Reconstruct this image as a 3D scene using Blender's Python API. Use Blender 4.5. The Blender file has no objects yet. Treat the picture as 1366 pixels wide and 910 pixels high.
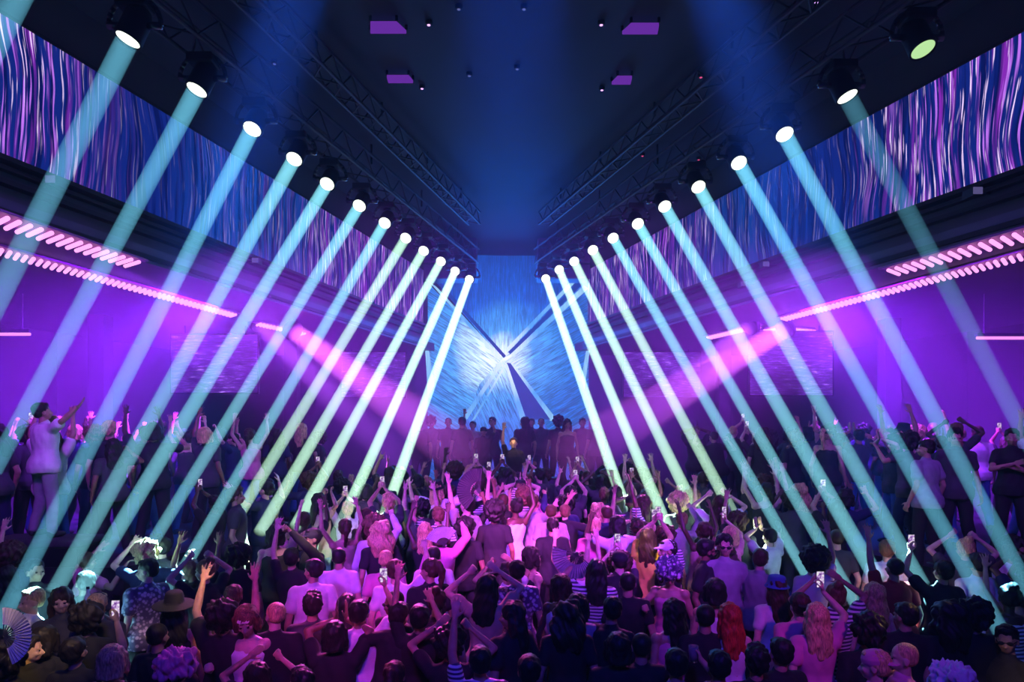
import bpy, bmesh, math, random
import numpy as np
from mathutils import Vector, Matrix, noise

C = bpy.context.scene.collection
SC = bpy.context.scene
PI = math.pi
random.seed(7)

# ------------------------------------------------------------------ camera
CW, CH, F, HOR, CX, H = 1366, 910, 911.0, 570.0, 683.0, 3.45
cam = bpy.data.objects.new('camera', bpy.data.cameras.new('camera'))
C.objects.link(cam)
cam.location = (0, 0, H)
cam.rotation_euler = (PI / 2, 0, 0)
cam.data.sensor_width = 36
cam.data.lens = 36 * F / CW
cam.data.shift_y = (HOR - CH / 2) / CW
cam.data.clip_start = .05
SC.camera = cam


def P(x, y, d):
    """photo pixel at depth d -> world point"""
    return Vector(((x - CX) / F * d, d, H + (HOR - y) / F * d))


# ------------------------------------------------------------------ world, exposure
SC.view_settings.view_transform = 'Standard'
SC.view_settings.look = 'None'
SC.view_settings.exposure = 0.0
SC.view_settings.gamma = 1
SC.view_settings.use_curve_mapping = False
SC.cycles.volume_bounces = 0
SC.cycles.max_bounces = 4
SC.cycles.diffuse_bounces = 1
SC.cycles.volume_step_rate = 2
SC.cycles.transparent_max_bounces = 64
SC.cycles.use_denoising = True
SC.cycles.use_adaptive_sampling = False
SC.cycles.sample_clamp_indirect = 8
SC.cycles.sample_clamp_direct = 0
W = bpy.data.worlds.new('club_air')
SC.world = W
W.use_nodes = True
nt = W.node_tree
nt.nodes.clear()
wo = nt.nodes.new('ShaderNodeOutputWorld')
bg = nt.nodes.new('ShaderNodeBackground')
bg.inputs[0].default_value = (0, 0, 0, 1)
bg.inputs[1].default_value = 0
nt.links.new(bg.outputs[0], wo.inputs[0])
HAZE = 0.012        # density of the smoke that fills the room


# ------------------------------------------------------------------ lights of the room
def light(kind, name, loc, target, color, power, **kw):
    if kind == 'SPOT':          # wash and fill lamps: a disc with a narrow spread; power given as an equivalent bare bulb
        s = kw.pop('spot_size')
        kw.pop('spot_blend')
        rad = kw.pop('shadow_soft_size')
        kind = 'AREA'
        power = power / (4 * PI) * 2 * PI * (1 - math.cos(s / 2)) * .4
        kw.update(shape='DISK', size=2 * rad, spread=s * 1.15)
    L = bpy.data.lights.new(name, kind)
    L.color = color
    L.energy = power
    for k, v in kw.items():
        setattr(L, k, v)
    o = bpy.data.objects.new(name, L)
    C.objects.link(o)
    o.location = loc
    if target is not None:
        o.rotation_euler = (Vector(target) - Vector(loc)).to_track_quat('-Z', 'Y').to_euler()
    return o


VIOLET, PINK, BLUE, WARM = (.40, .03, 1.0), (1.0, .12, .70), (.05, .16, 1.0), (1.0, .62, .22)


def px_light(kind, name, p, q, color, power, **kw):
    return light(kind, name, P(*p), P(*q), color, power, **kw)


# violet wash from the ribbed strips under both balconies
for nm, (x0, y0), (x1, y1), tx in (('strip_wash', (20, 300), (300, 415), -1), ('strip_wash', (1346, 345), (1060, 420), 1)):
    z = 2.40
    a_, b_ = [Vector(((x - CX) / F * (F * z / (HOR - y)), F * z / (HOR - y), H + z)) for x, y in ((x0, y0), (x1, y1))]
    L_ = (b_ - a_).length
    for f, pw in ((.15, 60), (.5, 400), (.85, 1500)):
        m_ = a_.lerp(b_, f)
        dr = Vector((tx * 1.5, 1.2, -1.1)).normalized()
        o = light('AREA', nm, m_, m_ + dr, (.26, .02, 1.0), pw, shape='RECTANGLE', size=L_ / 3, size_y=.25, spread=math.radians(95))
        xax = (b_ - a_).normalized()
        zax = -dr
        zax = (zax - zax.dot(xax) * xax).normalized()
        yax = zax.cross(xax)
        o.rotation_euler = Matrix((xax, yax, zax)).transposed().to_euler()
# added violet lamps, unseen, at the far ends of the balconies, behind the crowd
px_light('AREA', 'balcony_end_wash', (470, 430, 20), (420, 600, 17), (.34, .03, 1), 1700, shape='DISK', size=1.0, spread=math.radians(120))
px_light('AREA', 'balcony_end_wash', (900, 430, 20), (950, 600, 17), (.34, .03, 1), 1700, shape='DISK', size=1.0, spread=math.radians(120))
# unseen lamps added to tint the smoke violet over the heads
for sx in (-1, 1):
    light('AREA', 'air_wash', (.1 + sx * 3.9, 8.2, 4.9), (.1 + sx * 2.6, 18, 5.0), (.34, .03, 1), 520, shape='DISK', size=1.4, spread=math.radians(58))
light('AREA', 'air_wash', (.1, 12.2, 5.0), (.1, 15, 2.6), (.55, .05, 1), 70, shape='DISK', size=1.2, spread=math.radians(90))
# blue wash from the ceiling and from the video wall
px_light('AREA', 'blue_ceiling_wash', (415, -90, 7.4), (290, 330, 9.0), (.020, .12, 1), 110, shape='DISK', size=.7, spread=math.radians(24))
px_light('AREA', 'blue_ceiling_wash', (935, -90, 7.4), (1075, 330, 9.0), (.020, .12, 1), 110, shape='DISK', size=.7, spread=math.radians(24))
px_light('AREA', 'blue_ceiling_wash', (683, -60, 8), (683, 350, 15), (.012, .09, 1), 120, shape='DISK', size=1.4, spread=math.radians(38))
px_light('AREA', 'blue_ceiling_wash', (683, 190, 13), (683, 460, 17), (.008, .09, 1), 120, shape='DISK', size=2.4, spread=math.radians(70))
px_light('AREA', 'video_wall_light', (680, 440, 22.2), (680, 460, 10), (.01, .20, 1.0), 420, shape='RECTANGLE', size=4.5, size_y=4, spread=math.radians(120))
# magenta key lights on the crowd, from the truss ends
px_light('SPOT', 'magenta_key', (520, 330, 16), (480, 800, 6.5), (1, .08, .66), 42000, spot_size=math.radians(15), spot_blend=.9, shadow_soft_size=.5)
px_light('SPOT', 'magenta_key', (830, 330, 16), (790, 700, 9), (1, .12, .78), 34000, spot_size=math.radians(15), spot_blend=.8, shadow_soft_size=.5)
px_light('SPOT', 'magenta_key', (200, 150, 11), (330, 850, 5.2), (1, .07, .62), 16000, spot_size=math.radians(18), spot_blend=.8, shadow_soft_size=.4)
px_light('SPOT', 'magenta_key', (1130, 180, 12), (1110, 840, 5.6), (1, .10, .74), 13000, spot_size=math.radians(24), spot_blend=.8, shadow_soft_size=.4)
# violet, pink and navy fill, added out of view high behind the camera
light('SPOT', 'violet_wash', (-3.4, -2, 8.6), (-.9, 10.2, 1.9), (.36, .04, 1), 38000, spot_size=math.radians(17), spot_blend=1, shadow_soft_size=.3)
light('SPOT', 'violet_wash', (3.4, -2, 8.6), (1.1, 10.2, 1.9), (.36, .04, 1), 38000, spot_size=math.radians(17), spot_blend=1, shadow_soft_size=.3)
light('SPOT', 'pink_wash', (.0, -2, 8.8), (0, 9.8, 1.9), (1, .12, .80), 70000, spot_size=math.radians(9.5), spot_blend=1, shadow_soft_size=.3)
light('SPOT', 'pink_wash', (-1.5, -2, 8.8), (-1.6, 6.6, 1.6), (1, .06, .62), 6500, spot_size=math.radians(13), spot_blend=1, shadow_soft_size=.3)
light('SPOT', 'pink_wash', (3.5, -2, 8.8), (2.4, 6.4, 1.6), (.9, .06, .8), 2600, spot_size=math.radians(13), spot_blend=1, shadow_soft_size=.3)
light('SPOT', 'navy_fill', (0, -1.5, 8.6), (0, 6.8, 1.5), (.05, .03, 1), 3600, spot_size=math.radians(80), spot_blend=1, shadow_soft_size=.4)
# violet fill added for the raised side platforms, its lamps unseen
light('SPOT', 'platform_wash', (-3.2, 1.5, 8.9), (-5.6, 10.5, 3.2), (.40, .04, 1), 7500, spot_size=math.radians(34), spot_blend=1, shadow_soft_size=.4)
light('SPOT', 'platform_wash', (3.4, 1.5, 8.9), (5.8, 10.5, 3.2), (.32, .035, 1), 5500, spot_size=math.radians(34), spot_blend=1, shadow_soft_size=.4)
# warm spots added unseen above the heads to light single faces
def warm(x, y, d, tx, ty, td, pw, sz=24, col=WARM):
    px_light('SPOT', 'warm_spot', (x, y, d), (tx, ty, td), col, pw, spot_size=math.radians(sz), spot_blend=.6, shadow_soft_size=.08)


warm(330, 520, 5.4, 262, 790, 6.2, 420, 22)
warm(150, 600, 4.9, 192, 775, 6.3, 260, 12)
warm(120, 600, 4.6, 45, 840, 5.6, 330, 34)
warm(470, 560, 7.4, 408, 728, 8.2, 560, 18)
warm(820, 600, 7.6, 872, 728, 8.4, 420, 15)
warm(1330, 640, 6.4, 1215, 832, 5.7, 200, 16)
warm(1290, 690, 4.6, 1350, 860, 5.3, 160, 20)
warm(640, 440, 13.0, 688, 592, 15.1, 1500, 11)


# ------------------------------------------------------------------ materials
def new_mat(name):
    m = bpy.data.materials.new(name)
    m.use_nodes = True
    t = m.node_tree
    t.nodes.clear()
    return m, t, t.nodes.new('ShaderNodeOutputMaterial')


def N(t, kind, **kw):
    n = t.nodes.new(kind)
    for k, v in kw.items():
        if k.startswith('i_'):
            n.inputs[k[2:].replace('_', ' ')].default_value = v
        elif k.startswith('n_'):
            n.inputs[int(k[2:])].default_value = v
        else:
            setattr(n, k, v)
    return n


def surf(name, col, rough=.6, metal=0.0, col2=None, scale=8.0, bump=0.0, spec=.4, sheen=0.0):
    m, t, o = new_mat(name)
    p = N(t, 'ShaderNodeBsdfPrincipled')
    p.inputs['Roughness'].default_value = rough
    p.inputs['Metallic'].default_value = metal
    p.inputs['Specular IOR Level'].default_value = spec
    if sheen:
        p.inputs['Sheen Weight'].default_value = sheen
    tc = N(t, 'ShaderNodeTexCoord')
    nz = N(t, 'ShaderNodeTexNoise', i_Scale=scale, i_Detail=3.0)
    t.links.new(tc.outputs['Object'], nz.inputs['Vector'])
    r = N(t, 'ShaderNodeValToRGB')
    c2 = col2 or tuple(c * .8 for c in col)
    r.color_ramp.elements[0].position = .38
    r.color_ramp.elements[1].position = .62
    r.color_ramp.elements[0].color = (*col, 1)
    r.color_ramp.elements[1].color = (*c2, 1)
    t.links.new(nz.outputs['Fac'], r.inputs[0])
    t.links.new(r.outputs[0], p.inputs['Base Color'])
    if bump:
        b = N(t, 'ShaderNodeBump', i_Strength=bump, i_Distance=.02)
        t.links.new(nz.outputs['Fac'], b.inputs['Height'])
        t.links.new(b.outputs[0], p.inputs['Normal'])
    t.links.new(p.outputs[0], o.inputs[0])
    return m


def glow(name, col, s):
    m, t, o = new_mat(name)
    e = N(t, 'ShaderNodeEmission')
    e.inputs[0].default_value = (*col, 1)
    e.inputs[1].default_value = s
    t.links.new(e.outputs[0], o.inputs[0])
    return m


def haze_mat(name, dens, col=(1, 1, 1)):
    m, t, o = new_mat(name)
    e = N(t, 'ShaderNodeVolumeScatter')
    e.inputs['Color'].default_value = (*col, 1)
    e.inputs['Density'].default_value = dens
    t.links.new(e.outputs[0], o.inputs['Volume'])
    return m


def ramp(t, fac, stops, interp='LINEAR'):
    r = N(t, 'ShaderNodeValToRGB')
    r.color_ramp.interpolation = interp
    el = r.color_ramp.elements
    while len(el) < len(stops):
        el.new(.5)
    for e, (p, c) in zip(el, stops):
        e.position = p
        e.color = (*c, 1)
    t.links.new(fac, r.inputs[0])
    return r.outputs[0]


def mapping(t, scale, rot=(0, 0, 0), loc=(0, 0, 0), src='Object'):
    tc = N(t, 'ShaderNodeTexCoord')
    mp = N(t, 'ShaderNodeMapping')
    mp.inputs['Scale'].default_value = scale
    mp.inputs['Rotation'].default_value = rot
    mp.inputs['Location'].default_value = loc
    t.links.new(tc.outputs[src], mp.inputs[0])
    return mp.outputs[0]


def mix(t, a, b, fac, mode='MIX'):
    m = N(t, 'ShaderNodeMix', data_type='RGBA', blend_type=mode)
    for s, v in ((m.inputs[0], fac), (m.inputs[6], a), (m.inputs[7], b)):
        if isinstance(v, (int, float)):
            s.default_value = v
        elif isinstance(v, tuple):
            s.default_value = (*v, 1)
        else:
            t.links.new(v, s)
    return m.outputs[2]


def math_(t, op, a, b=None, clamp=False):
    m = N(t, 'ShaderNodeMath', operation=op, use_clamp=clamp)
    for i, v in enumerate((a, b)):
        if v is None:
            continue
        if isinstance(v, (int, float)):
            m.inputs[i].default_value = v
        else:
            t.links.new(v, m.inputs[i])
    return m.outputs[0]


def rain_screen_mat(name, ax=1, seed=0., bright=1.0, spans=None):
    """video wall showing violet and white rain streaks on blue; object x runs along the wall, z up"""
    m, t, o = new_mat(name)
    # a slowly wandering x so streaks bend
    wob = N(t, 'ShaderNodeTexNoise', i_Scale=1.0, i_Detail=1.0)
    t.links.new(mapping(t, (.7, .9, .5), loc=(seed, 0, 0)), wob.inputs['Vector'])
    tc = N(t, 'ShaderNodeTexCoord')
    sep = N(t, 'ShaderNodeSeparateXYZ')
    t.links.new(tc.outputs['Object'], sep.inputs[0])
    w = math_(t, 'MULTIPLY', math_(t, 'SUBTRACT', wob.outputs['Fac'], .5), .55)
    xx = math_(t, 'ADD', sep.outputs[0], w)
    def streaks(sx, sz, off, lo, hi):
        cb = N(t, 'ShaderNodeCombineXYZ')
        t.links.new(math_(t, 'MULTIPLY', xx, sx), cb.inputs[0])
        t.links.new(math_(t, 'MULTIPLY', sep.outputs[2], sz), cb.inputs[2])
        cb.inputs[1].default_value = off + seed
        nz = N(t, 'ShaderNodeTexNoise', i_Scale=1.0, i_Detail=2.0, i_Roughness=.6)
        t.links.new(cb.outputs[0], nz.inputs['Vector'])
        mr = N(t, 'ShaderNodeMapRange', clamp=True)
        mr.inputs[1].default_value = lo
        mr.inputs[2].default_value = hi
        t.links.new(nz.outputs['Fac'], mr.inputs[0])
        return mr.outputs[0]
    # where along the wall the picture is violet, where it is plain deep blue
    big = ramp(t, math_(t, 'MULTIPLY', sep.outputs[0], 1 / 16.0), spans, 'EASE')
    sepc = N(t, 'ShaderNodeSeparateColor')
    t.links.new(big, sepc.inputs[0])
    pink, white, base = sepc.outputs[0], sepc.outputs[1], sepc.outputs[2]
    c = mix(t, (.004, .008, .16), (.006, .05, .30), base)
    c = mix(t, c, (.0, .002, .05), math_(t, 'MULTIPLY', streaks(12, .4, 9, .48, .6), .7))
    c = mix(t, c, (.21, .02, .42), math_(t, 'MULTIPLY', streaks(10, .45, 3, .53, .66), pink))
    c = mix(t, c, (.50, .16, .85), math_(t, 'MULTIPLY', streaks(24, .8, 5, .575, .67), pink))
    c = mix(t, c, (.85, .62, 1.0), math_(t, 'MULTIPLY', streaks(30, 1.2, 7, .60, .67), white))
    e = N(t, 'ShaderNodeEmission')
    t.links.new(c, e.inputs[0])
    e.inputs[1].default_value = bright
    t.links.new(e.outputs[0], o.inputs[0])
    return m


# ------------------------------------------------------------------ building helpers
def link_mesh(name, me, m=None, parent=None):
    o = bpy.data.objects.new(name, me)
    C.objects.link(o)
    if m:
        me.materials.append(m)
    if parent:
        o.parent = parent
    return o


def obj(name, bm, m=None, parent=None, smooth=False):
    me = bpy.data.meshes.new(name)
    bmesh.ops.recalc_face_normals(bm, faces=bm.faces)
    if smooth:
        for f in bm.faces:
            f.smooth = True
    bm.to_mesh(me)
    bm.free()
    return link_mesh(name, me, m, parent)


def tag(o, label, cat, group=None, kind=None):
    o['label'] = label
    o['category'] = cat
    if group:
        o['group'] = group
    if kind:
        o['kind'] = kind
    return o


def thing(name, loc, label, cat, group=None, rz=0):
    o = bpy.data.objects.new(name, None)
    C.objects.link(o)
    o.empty_display_size = .1
    o.location = loc
    o.rotation_euler = (0, 0, rz)
    return tag(o, label, cat, group)


def add_box(bm, lo, hi, mat=None, bev=0):
    r = bmesh.ops.create_cube(bm, size=1)
    vs = r['verts']
    lo, hi = Vector(lo), Vector(hi)
    for v in vs:
        v.co = Vector([(lo[i] + hi[i]) / 2 + v.co[i] * (hi[i] - lo[i]) for i in range(3)])
    if bev:
        es = list({e for v in vs for e in v.link_edges})
        r2 = bmesh.ops.bevel(bm, geom=es, offset=bev, segments=2, affect='EDGES', profile=.5)
        vs = list({v for f in r2['faces'] for v in f.verts} | {v for v in vs if v.is_valid})
    if mat is not None:
        for v in vs:
            v.co = mat @ v.co
    return vs


def add_tube(bm, a, b, ra, rb=None, n=12, cap=True):
    a, b = Vector(a), Vector(b)
    rb = ra if rb is None else rb
    q = (b - a).to_track_quat('Z', 'Y')
    R = []
    for c, r in ((a, ra), (b, rb)):
        R.append([bm.verts.new(c + q @ Vector((r * math.cos(2 * PI * i / n), r * math.sin(2 * PI * i / n), 0))) for i in range(n)])
    for i in range(n):
        bm.faces.new((R[0][i], R[0][(i + 1) % n], R[1][(i + 1) % n], R[1][i]))
    if cap:
        bm.faces.new(R[0][::-1])
        bm.faces.new(R[1])
    return R


def lathe(bm, prof, n=32, mat=Matrix.Identity(4)):
    rings = []
    for r, z in prof:
        if r < 1e-5:
            rings.append([bm.verts.new(mat @ Vector((0, 0, z)))])
        else:
            rings.append([bm.verts.new(mat @ Vector((r * math.cos(2 * PI * i / n), r * math.sin(2 * PI * i / n), z))) for i in range(n)])
    for A, B in zip(rings, rings[1:]):
        for i in range(n):
            j = (i + 1) % n
            q = [A[i % len(A)], A[j % len(A)], B[j % len(B)], B[i % len(B)]]
            q = [v for k, v in enumerate(q) if v not in q[:k]]
            if len(q) > 2:
                bm.faces.new(q)


def struct(name, bm, m, smooth=False):
    o = obj(name, bm, m, smooth=smooth)
    o['kind'] = 'structure'
    return o


BLACK = surf('black_painted_steel', (.010, .010, .014), .6, spec=.15)
DARKWALL = surf('dark_wall', (.03, .028, .04), .7, scale=3)
SOFFIT = surf('soffit_panel', (.05, .04, .08), .5, scale=2)
CEIL = surf('ceiling_black', (.018, .02, .032), .8, scale=2)
FLOORM = surf('dance_floor_dark', (.03, .03, .035), .35, scale=4)
TIERM = surf('platform_black', (.025, .022, .03), .5, scale=4)

# ------------------------------------------------------------------ room shell
# side walls run inwards towards the stage: X on the wall plane at depth d
def XL(d):
    return -6.18 + .2485 * (d - 8.24)


def XR(d):
    return 6.47 - .309 * (d - 8.63)


D_BACK = 24.0
ZC = H + 5.75       # ceiling
Z_TOP, Z_BOT, Z_SOF = H + 5.0, H + 3.28, H + 2.53

bm = bmesh.new()
add_box(bm, (-16, -3, -.3), (16, D_BACK + 3, 0))
struct('floor', bm, FLOORM)
bm = bmesh.new()
add_box(bm, (-16, -3, ZC), (16, D_BACK + 3, ZC + .3))
struct('ceiling', bm, CEIL)
bm = bmesh.new()
add_box(bm, (-16, D_BACK, 0), (16, D_BACK + .3, ZC))
struct('wall_back', bm, DARKWALL)
bm = bmesh.new()
add_box(bm, (-16, -3.3, 0), (16, -3, ZC))
struct('wall_rear', bm, DARKWALL)
for nm, x0, x1 in (('wall_left', -16.3, -16), ('wall_right', 16, 16.3)):
    bm = bmesh.new()
    add_box(bm, (x0, -3, 0), (x1, D_BACK, ZC))
    struct(nm, bm, DARKWALL)


def slanted(name, X, d0, d1, thick, z0, z1, m, sgn, into=0.0):
    """a straight wall following the side line, extruded outwards"""
    bm = bmesh.new()
    pts = [(X(d0) + sgn * into, d0), (X(d1) + sgn * into, d1), (X(d1) + sgn * (into + thick), d1), (X(d0) + sgn * (into + thick), d0)]
    lo = [bm.verts.new((x, y, z0)) for x, y in pts]
    hi = [bm.verts.new((x, y, z1)) for x, y in pts]
    bm.faces.new(lo)
    bm.faces.new(hi)
    for i in range(4):
        bm.faces.new((lo[i], lo[(i + 1) % 4], hi[(i + 1) % 4], hi[i]))
    return obj(name, bm, m)


for side, X, sgn in (('left', XL, -1), ('right', XR, 1)):
    o = slanted('wall_upper_' + side, X, -2.8, 21.9, .6, Z_SOF + .02, ZC, DARKWALL, sgn, .06)
    o['kind'] = 'structure'
    o = slanted('ceiling_balcony_' + side, X, -2.8, D_BACK, 8.5, Z_SOF, Z_SOF + .25, SOFFIT, sgn, .0)
    o['kind'] = 'structure'
    # stepped mouldings on the dark fascia below the video wall
    for k, (z0, z1, dx) in enumerate(((Z_BOT - .06, Z_BOT, -.10), (Z_BOT - .16, Z_BOT - .12, -.05), (Z_BOT - .34, Z_BOT - .28, -.08), (Z_SOF + .05, Z_SOF + .12, -.04))):
        o = slanted('trim_%s_%d' % (side, k + 1), X, -2.8, 21.9, .2, z0, z1, BLACK, sgn, dx)
        o['kind'] = 'structure'

# raised platforms at both sides
def tier_x(side, d, k):
    X = XL(d) if side == 'left' else XR(d)
    s = -1 if side == 'left' else 1
    return X + s * (-2.5, -1.2)[k]


for side, s in (('left', -1), ('right', 1)):
    for k, z in ((0, .8), (1, 1.68)):
        bm = bmesh.new()
        pts = [(tier_x(side, 8.6, k), 8.6), (tier_x(side, 21, k), 21), (15.8 * s, 21), (15.8 * s, 8.6)]
        lo = [bm.verts.new((x, y, 0.001)) for x, y in pts]
        hi = [bm.verts.new((x, y, z)) for x, y in pts]
        bm.faces.new(lo)
        bm.faces.new(hi)
        for i in range(4):
            bm.faces.new((lo[i], lo[(i + 1) % 4], hi[(i + 1) % 4], hi[i]))
        o = obj('floor_platform_%s_%d' % (side, k + 1), bm, TIERM)
        o['kind'] = 'structure'
# broad shallow steps of the dance floor, rising towards the booth
STEP_D = [6.0, 7.2, 8.4, 9.6, 10.8, 12.0]
for k, d in enumerate(STEP_D):
    bm = bmesh.new()
    z = .15 * (k + 1)
    pts = [(tier_x('left', 8.6, 0) - .6 + .01, 8.59 - 2.6), (tier_x('left', 8.6, 0) + .01, 8.59), (tier_x('left', 19, 0) + .01, 19), (tier_x('right', 19, 0) - .01, 19), (tier_x('right', 8.6, 0) - .01, 8.59), (tier_x('right', 8.6, 0) + .6 - .01, 8.59 - 2.6)]
    if d >= 8.4:
        e = max(d, 8.6)
        pts = [(tier_x('left', e, 0) + .01, e), (tier_x('left', 19, 0) + .01, 19), (tier_x('right', 19, 0) - .01, 19), (tier_x('right', e, 0) - .01, e)]
    elif d > 6.1:
        pts = [(-7, d), (-7, 8.59), (tier_x('left', 8.6, 0) + .01, 8.59), (tier_x('left', 19, 0) + .01, 19), (tier_x('right', 19, 0) - .01, 19), (tier_x('right', 8.6, 0) - .01, 8.59), (7, 8.59), (7, d)]
    else:
        pts = [(-7, d), (-7, 8.59), (tier_x('left', 8.6, 0) + .01, 8.59), (tier_x('left', 19, 0) + .01, 19), (tier_x('right', 19, 0) - .01, 19), (tier_x('right', 8.6, 0) - .01, 8.59), (7, 8.59), (7, d)]
    lo = [bm.verts.new((x, y, z - .15)) for x, y in pts]
    hi = [bm.verts.new((x, y, z)) for x, y in pts]
    bm.faces.new(lo)
    bm.faces.new(hi)
    for i in range(len(lo)):
        j = (i + 1) % len(lo)
        bm.faces.new((lo[i], lo[j], hi[j], hi[i]))
    o = obj('floor_step_%d' % (k + 1), bm, FLOORM)
    o['kind'] = 'structure'


def floor_z(x, d):
    if 8.6 < d < 21:
        if x < tier_x('left', d, 1) or x > tier_x('right', d, 1):
            return 1.68
        if x < tier_x('left', d, 0) or x > tier_x('right', d, 0):
            return .8
    return .15 * sum(1 for s in STEP_D if d >= s)


# ------------------------------------------------------------------ video walls along both sides
def wall_screen(side, X, sgn, d0, d1, m):
    a = Vector((X(d0), d0, 0))
    b = Vector((X(d1), d1, 0))
    L = (b - a).length
    root = thing('video_wall', (a.x, a.y, Z_BOT), 'long band-shaped video wall with violet rain streaks on the %s side' % side, 'video wall')
    root.rotation_euler = (0, 0, math.atan2(b.y - a.y, b.x - a.x))
    yb = -sgn * .06 * -1
    bm = bmesh.new()
    s = -1 if side == 'left' else 1     # outward is local +y on the left, -y on the right
    out = 1 if side == 'left' else -1
    add_box(bm, (0, min(0, out * .055), .0), (L, max(0, out * .055), Z_TOP - Z_BOT))
    obj('screen', bm, m, root)
    bm = bmesh.new()
    for z0, z1 in ((-.03, 0), (Z_TOP - Z_BOT, Z_TOP - Z_BOT + .04)):
        add_box(bm, (0, min(-out * .02, out * .055), z0), (L, max(-out * .02, out * .055), z1))
    obj('frame', bm, BLACK, root)
    return root


# (red = violet streaks, green = white streaks, blue = base blue) against distance along the wall / 16
sl = rain_screen_mat('rain_left', seed=2.3, bright=1.25, spans=[(.0, (1, 1, .3)), (.24, (1, .9, .2)), (.30, (.15, .25, .2)), (.36, (0, .05, .2)), (.48, (.1, .2, .9)), (.60, (.15, .3, .8)), (.72, (.8, 1, .4)), (.86, (1, 1, .2)), (1.0, (.7, 1, .2))])
sr = rain_screen_mat('rain_right', seed=7.7, bright=1.25, spans=[(.0, (1, .9, .4)), (.22, (1, 1, .2)), (.32, (1, 1, .2)), (.37, (.5, .9, .3)), (.43, (0, .12, .2)), (.60, (.05, .2, .8)), (.72, (.3, .6, .4)), (.8, (.9, 1, .2)), (1.0, (.7, 1, .2))])
wall_screen('left', XL, -1, 5.0, 21.75, sl)
wall_screen('right', XR, 1, 5.0, 21.75, sr)

# ------------------------------------------------------------------ back video wall: folded facets around an X
def led_mat(name, c_near, c_far, hot, rad, seed, angle, amount=1.0):
    """video picture: bright burst around the crossing, fibres running along one direction"""
    m, t, o = new_mat(name)
    tc = N(t, 'ShaderNodeTexCoord')
    vm = N(t, 'ShaderNodeVectorMath', operation='DISTANCE')
    t.links.new(tc.outputs['Object'], vm.inputs[0])
    vm.inputs[1].default_value = hot
    d = vm.outputs['Value']
    mp = N(t, 'ShaderNodeMapping')
    mp.inputs['Rotation'].default_value = (0, angle, 0)
    t.links.new(tc.outputs['Object'], mp.inputs[0])
    mp2 = N(t, 'ShaderNodeMapping')
    mp2.inputs['Scale'].default_value = (24, 1, 1.6)
    mp2.inputs['Location'].default_value = (seed, seed, 0)
    t.links.new(mp.outputs[0], mp2.inputs[0])
    nz = N(t, 'ShaderNodeTexNoise', i_Scale=1.0, i_Detail=5.0, i_Roughness=.7)
    nz.inputs['Distortion'].default_value = .6
    t.links.new(mp2.outputs[0], nz.inputs['Vector'])
    nb = N(t, 'ShaderNodeTexNoise', i_Scale=.9, i_Detail=2.0)
    t.links.new(mp.outputs[0], nb.inputs['Vector'])
    dd = math_(t, 'ADD', d, math_(t, 'MULTIPLY', math_(t, 'SUBTRACT', nb.outputs['Fac'], .5), 1.2))
    base = ramp(t, math_(t, 'DIVIDE', dd, 4.2), [(.0, (1.3, 1.4, 1.4)), (.09 * rad, (.75, 1.0, 1.1)), (.17 * rad, (.10, .45, .95)), (.36 * rad, c_near), (.9, c_far)])
    fib = ramp(t, nz.outputs['Fac'], [(.38, (.16, .25, .42)), (.5, (.8, .85, .9)), (.64, (1.5, 1.8, 1.8))])
    c = mix(t, base, fib, .85 * amount, 'MULTIPLY')
    e = N(t, 'ShaderNodeEmission')
    t.links.new(c, e.inputs[0])
    e.inputs[1].default_value = 1.0
    t.links.new(e.outputs[0], o.inputs[0])
    return m


DW = 23.0
hot = P(672, 478, DW)
root = thing('video_wall', (hot.x, DW, hot.z), 'tall folded video wall behind the booth with a white-blue burst at its crossed seams', 'video wall')


def wp(x, y, dd=0.0):
    p = P(x, y, DW)
    return Vector((p.x - hot.x, dd, p.z - hot.z))


def facet(name, pts, m, th=.1):
    bm = bmesh.new()
    fr = [bm.verts.new(wp(*p)) for p in pts]
    bk = [bm.verts.new(wp(*p) + Vector((0, th, 0))) for p in pts]
    bm.faces.new(fr)
    bm.faces.new(bk[::-1])
    n = len(pts)
    for i in range(n):
        bm.faces.new((fr[i], fr[(i + 1) % n], bk[(i + 1) % n], bk[i]))
    return obj(name, bm, m, root)


BLUE_D, BLUE_M, CYAN_M = (.004, .035, .20), (.01, .12, .50), (.01, .20, .50)
m_up = led_mat('burst_upper', (.01, .14, .62), (.006, .06, .34), (0, 0, 0), 1.35, 1.0, 0, .8)
m_lf = led_mat('burst_left', (.02, .22, .72), (.03, .12, .55), (-.25, 0, .2), 2.3, 4.0, 1.0)
m_rt = led_mat('burst_right', (.015, .22, .66), (.02, .14, .52), (0, 0, 0), 1.5, 8.0, -1.05)
m_dn = led_mat('burst_lower', (.06, .16, .80), (.10, .08, .62), (0, 0, 0), 1.9, 6.0, .4)
m_edge = led_mat('seam_edge', (.45, .85, 1.0), (.08, .35, .8), (0, 0, 0), 2.2, 3.0, 0, .2)
m_gap = glow('seam_dark_band', (.006, .05, .30), 1.0)
# four facets meeting at the crossing (672,478), each folded a little out of the plane
facet('facet', [(670, 479, 0), (588, 384, -.25), (570, 366, -.3), (570, 230, .05), (792, 230, .05), (792, 362, -.3), (706, 442, 0)], m_up)
facet('facet', [(670, 479, 0), (640, 512, 0), (590, 640, -.1), (572, 640, -.3), (572, 380, -.3), (584, 392, -.28)], m_lf)
facet('facet', [(670, 479, 0), (706, 442, 0), (784, 372, -.3), (784, 640, -.3), (765, 640, -.1), (704, 520, 0)], m_rt)
facet('facet', [(670, 479, 0), (704, 520, 0), (765, 640, -.1), (590, 640, -.1), (640, 512, 0)], m_dn)
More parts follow.
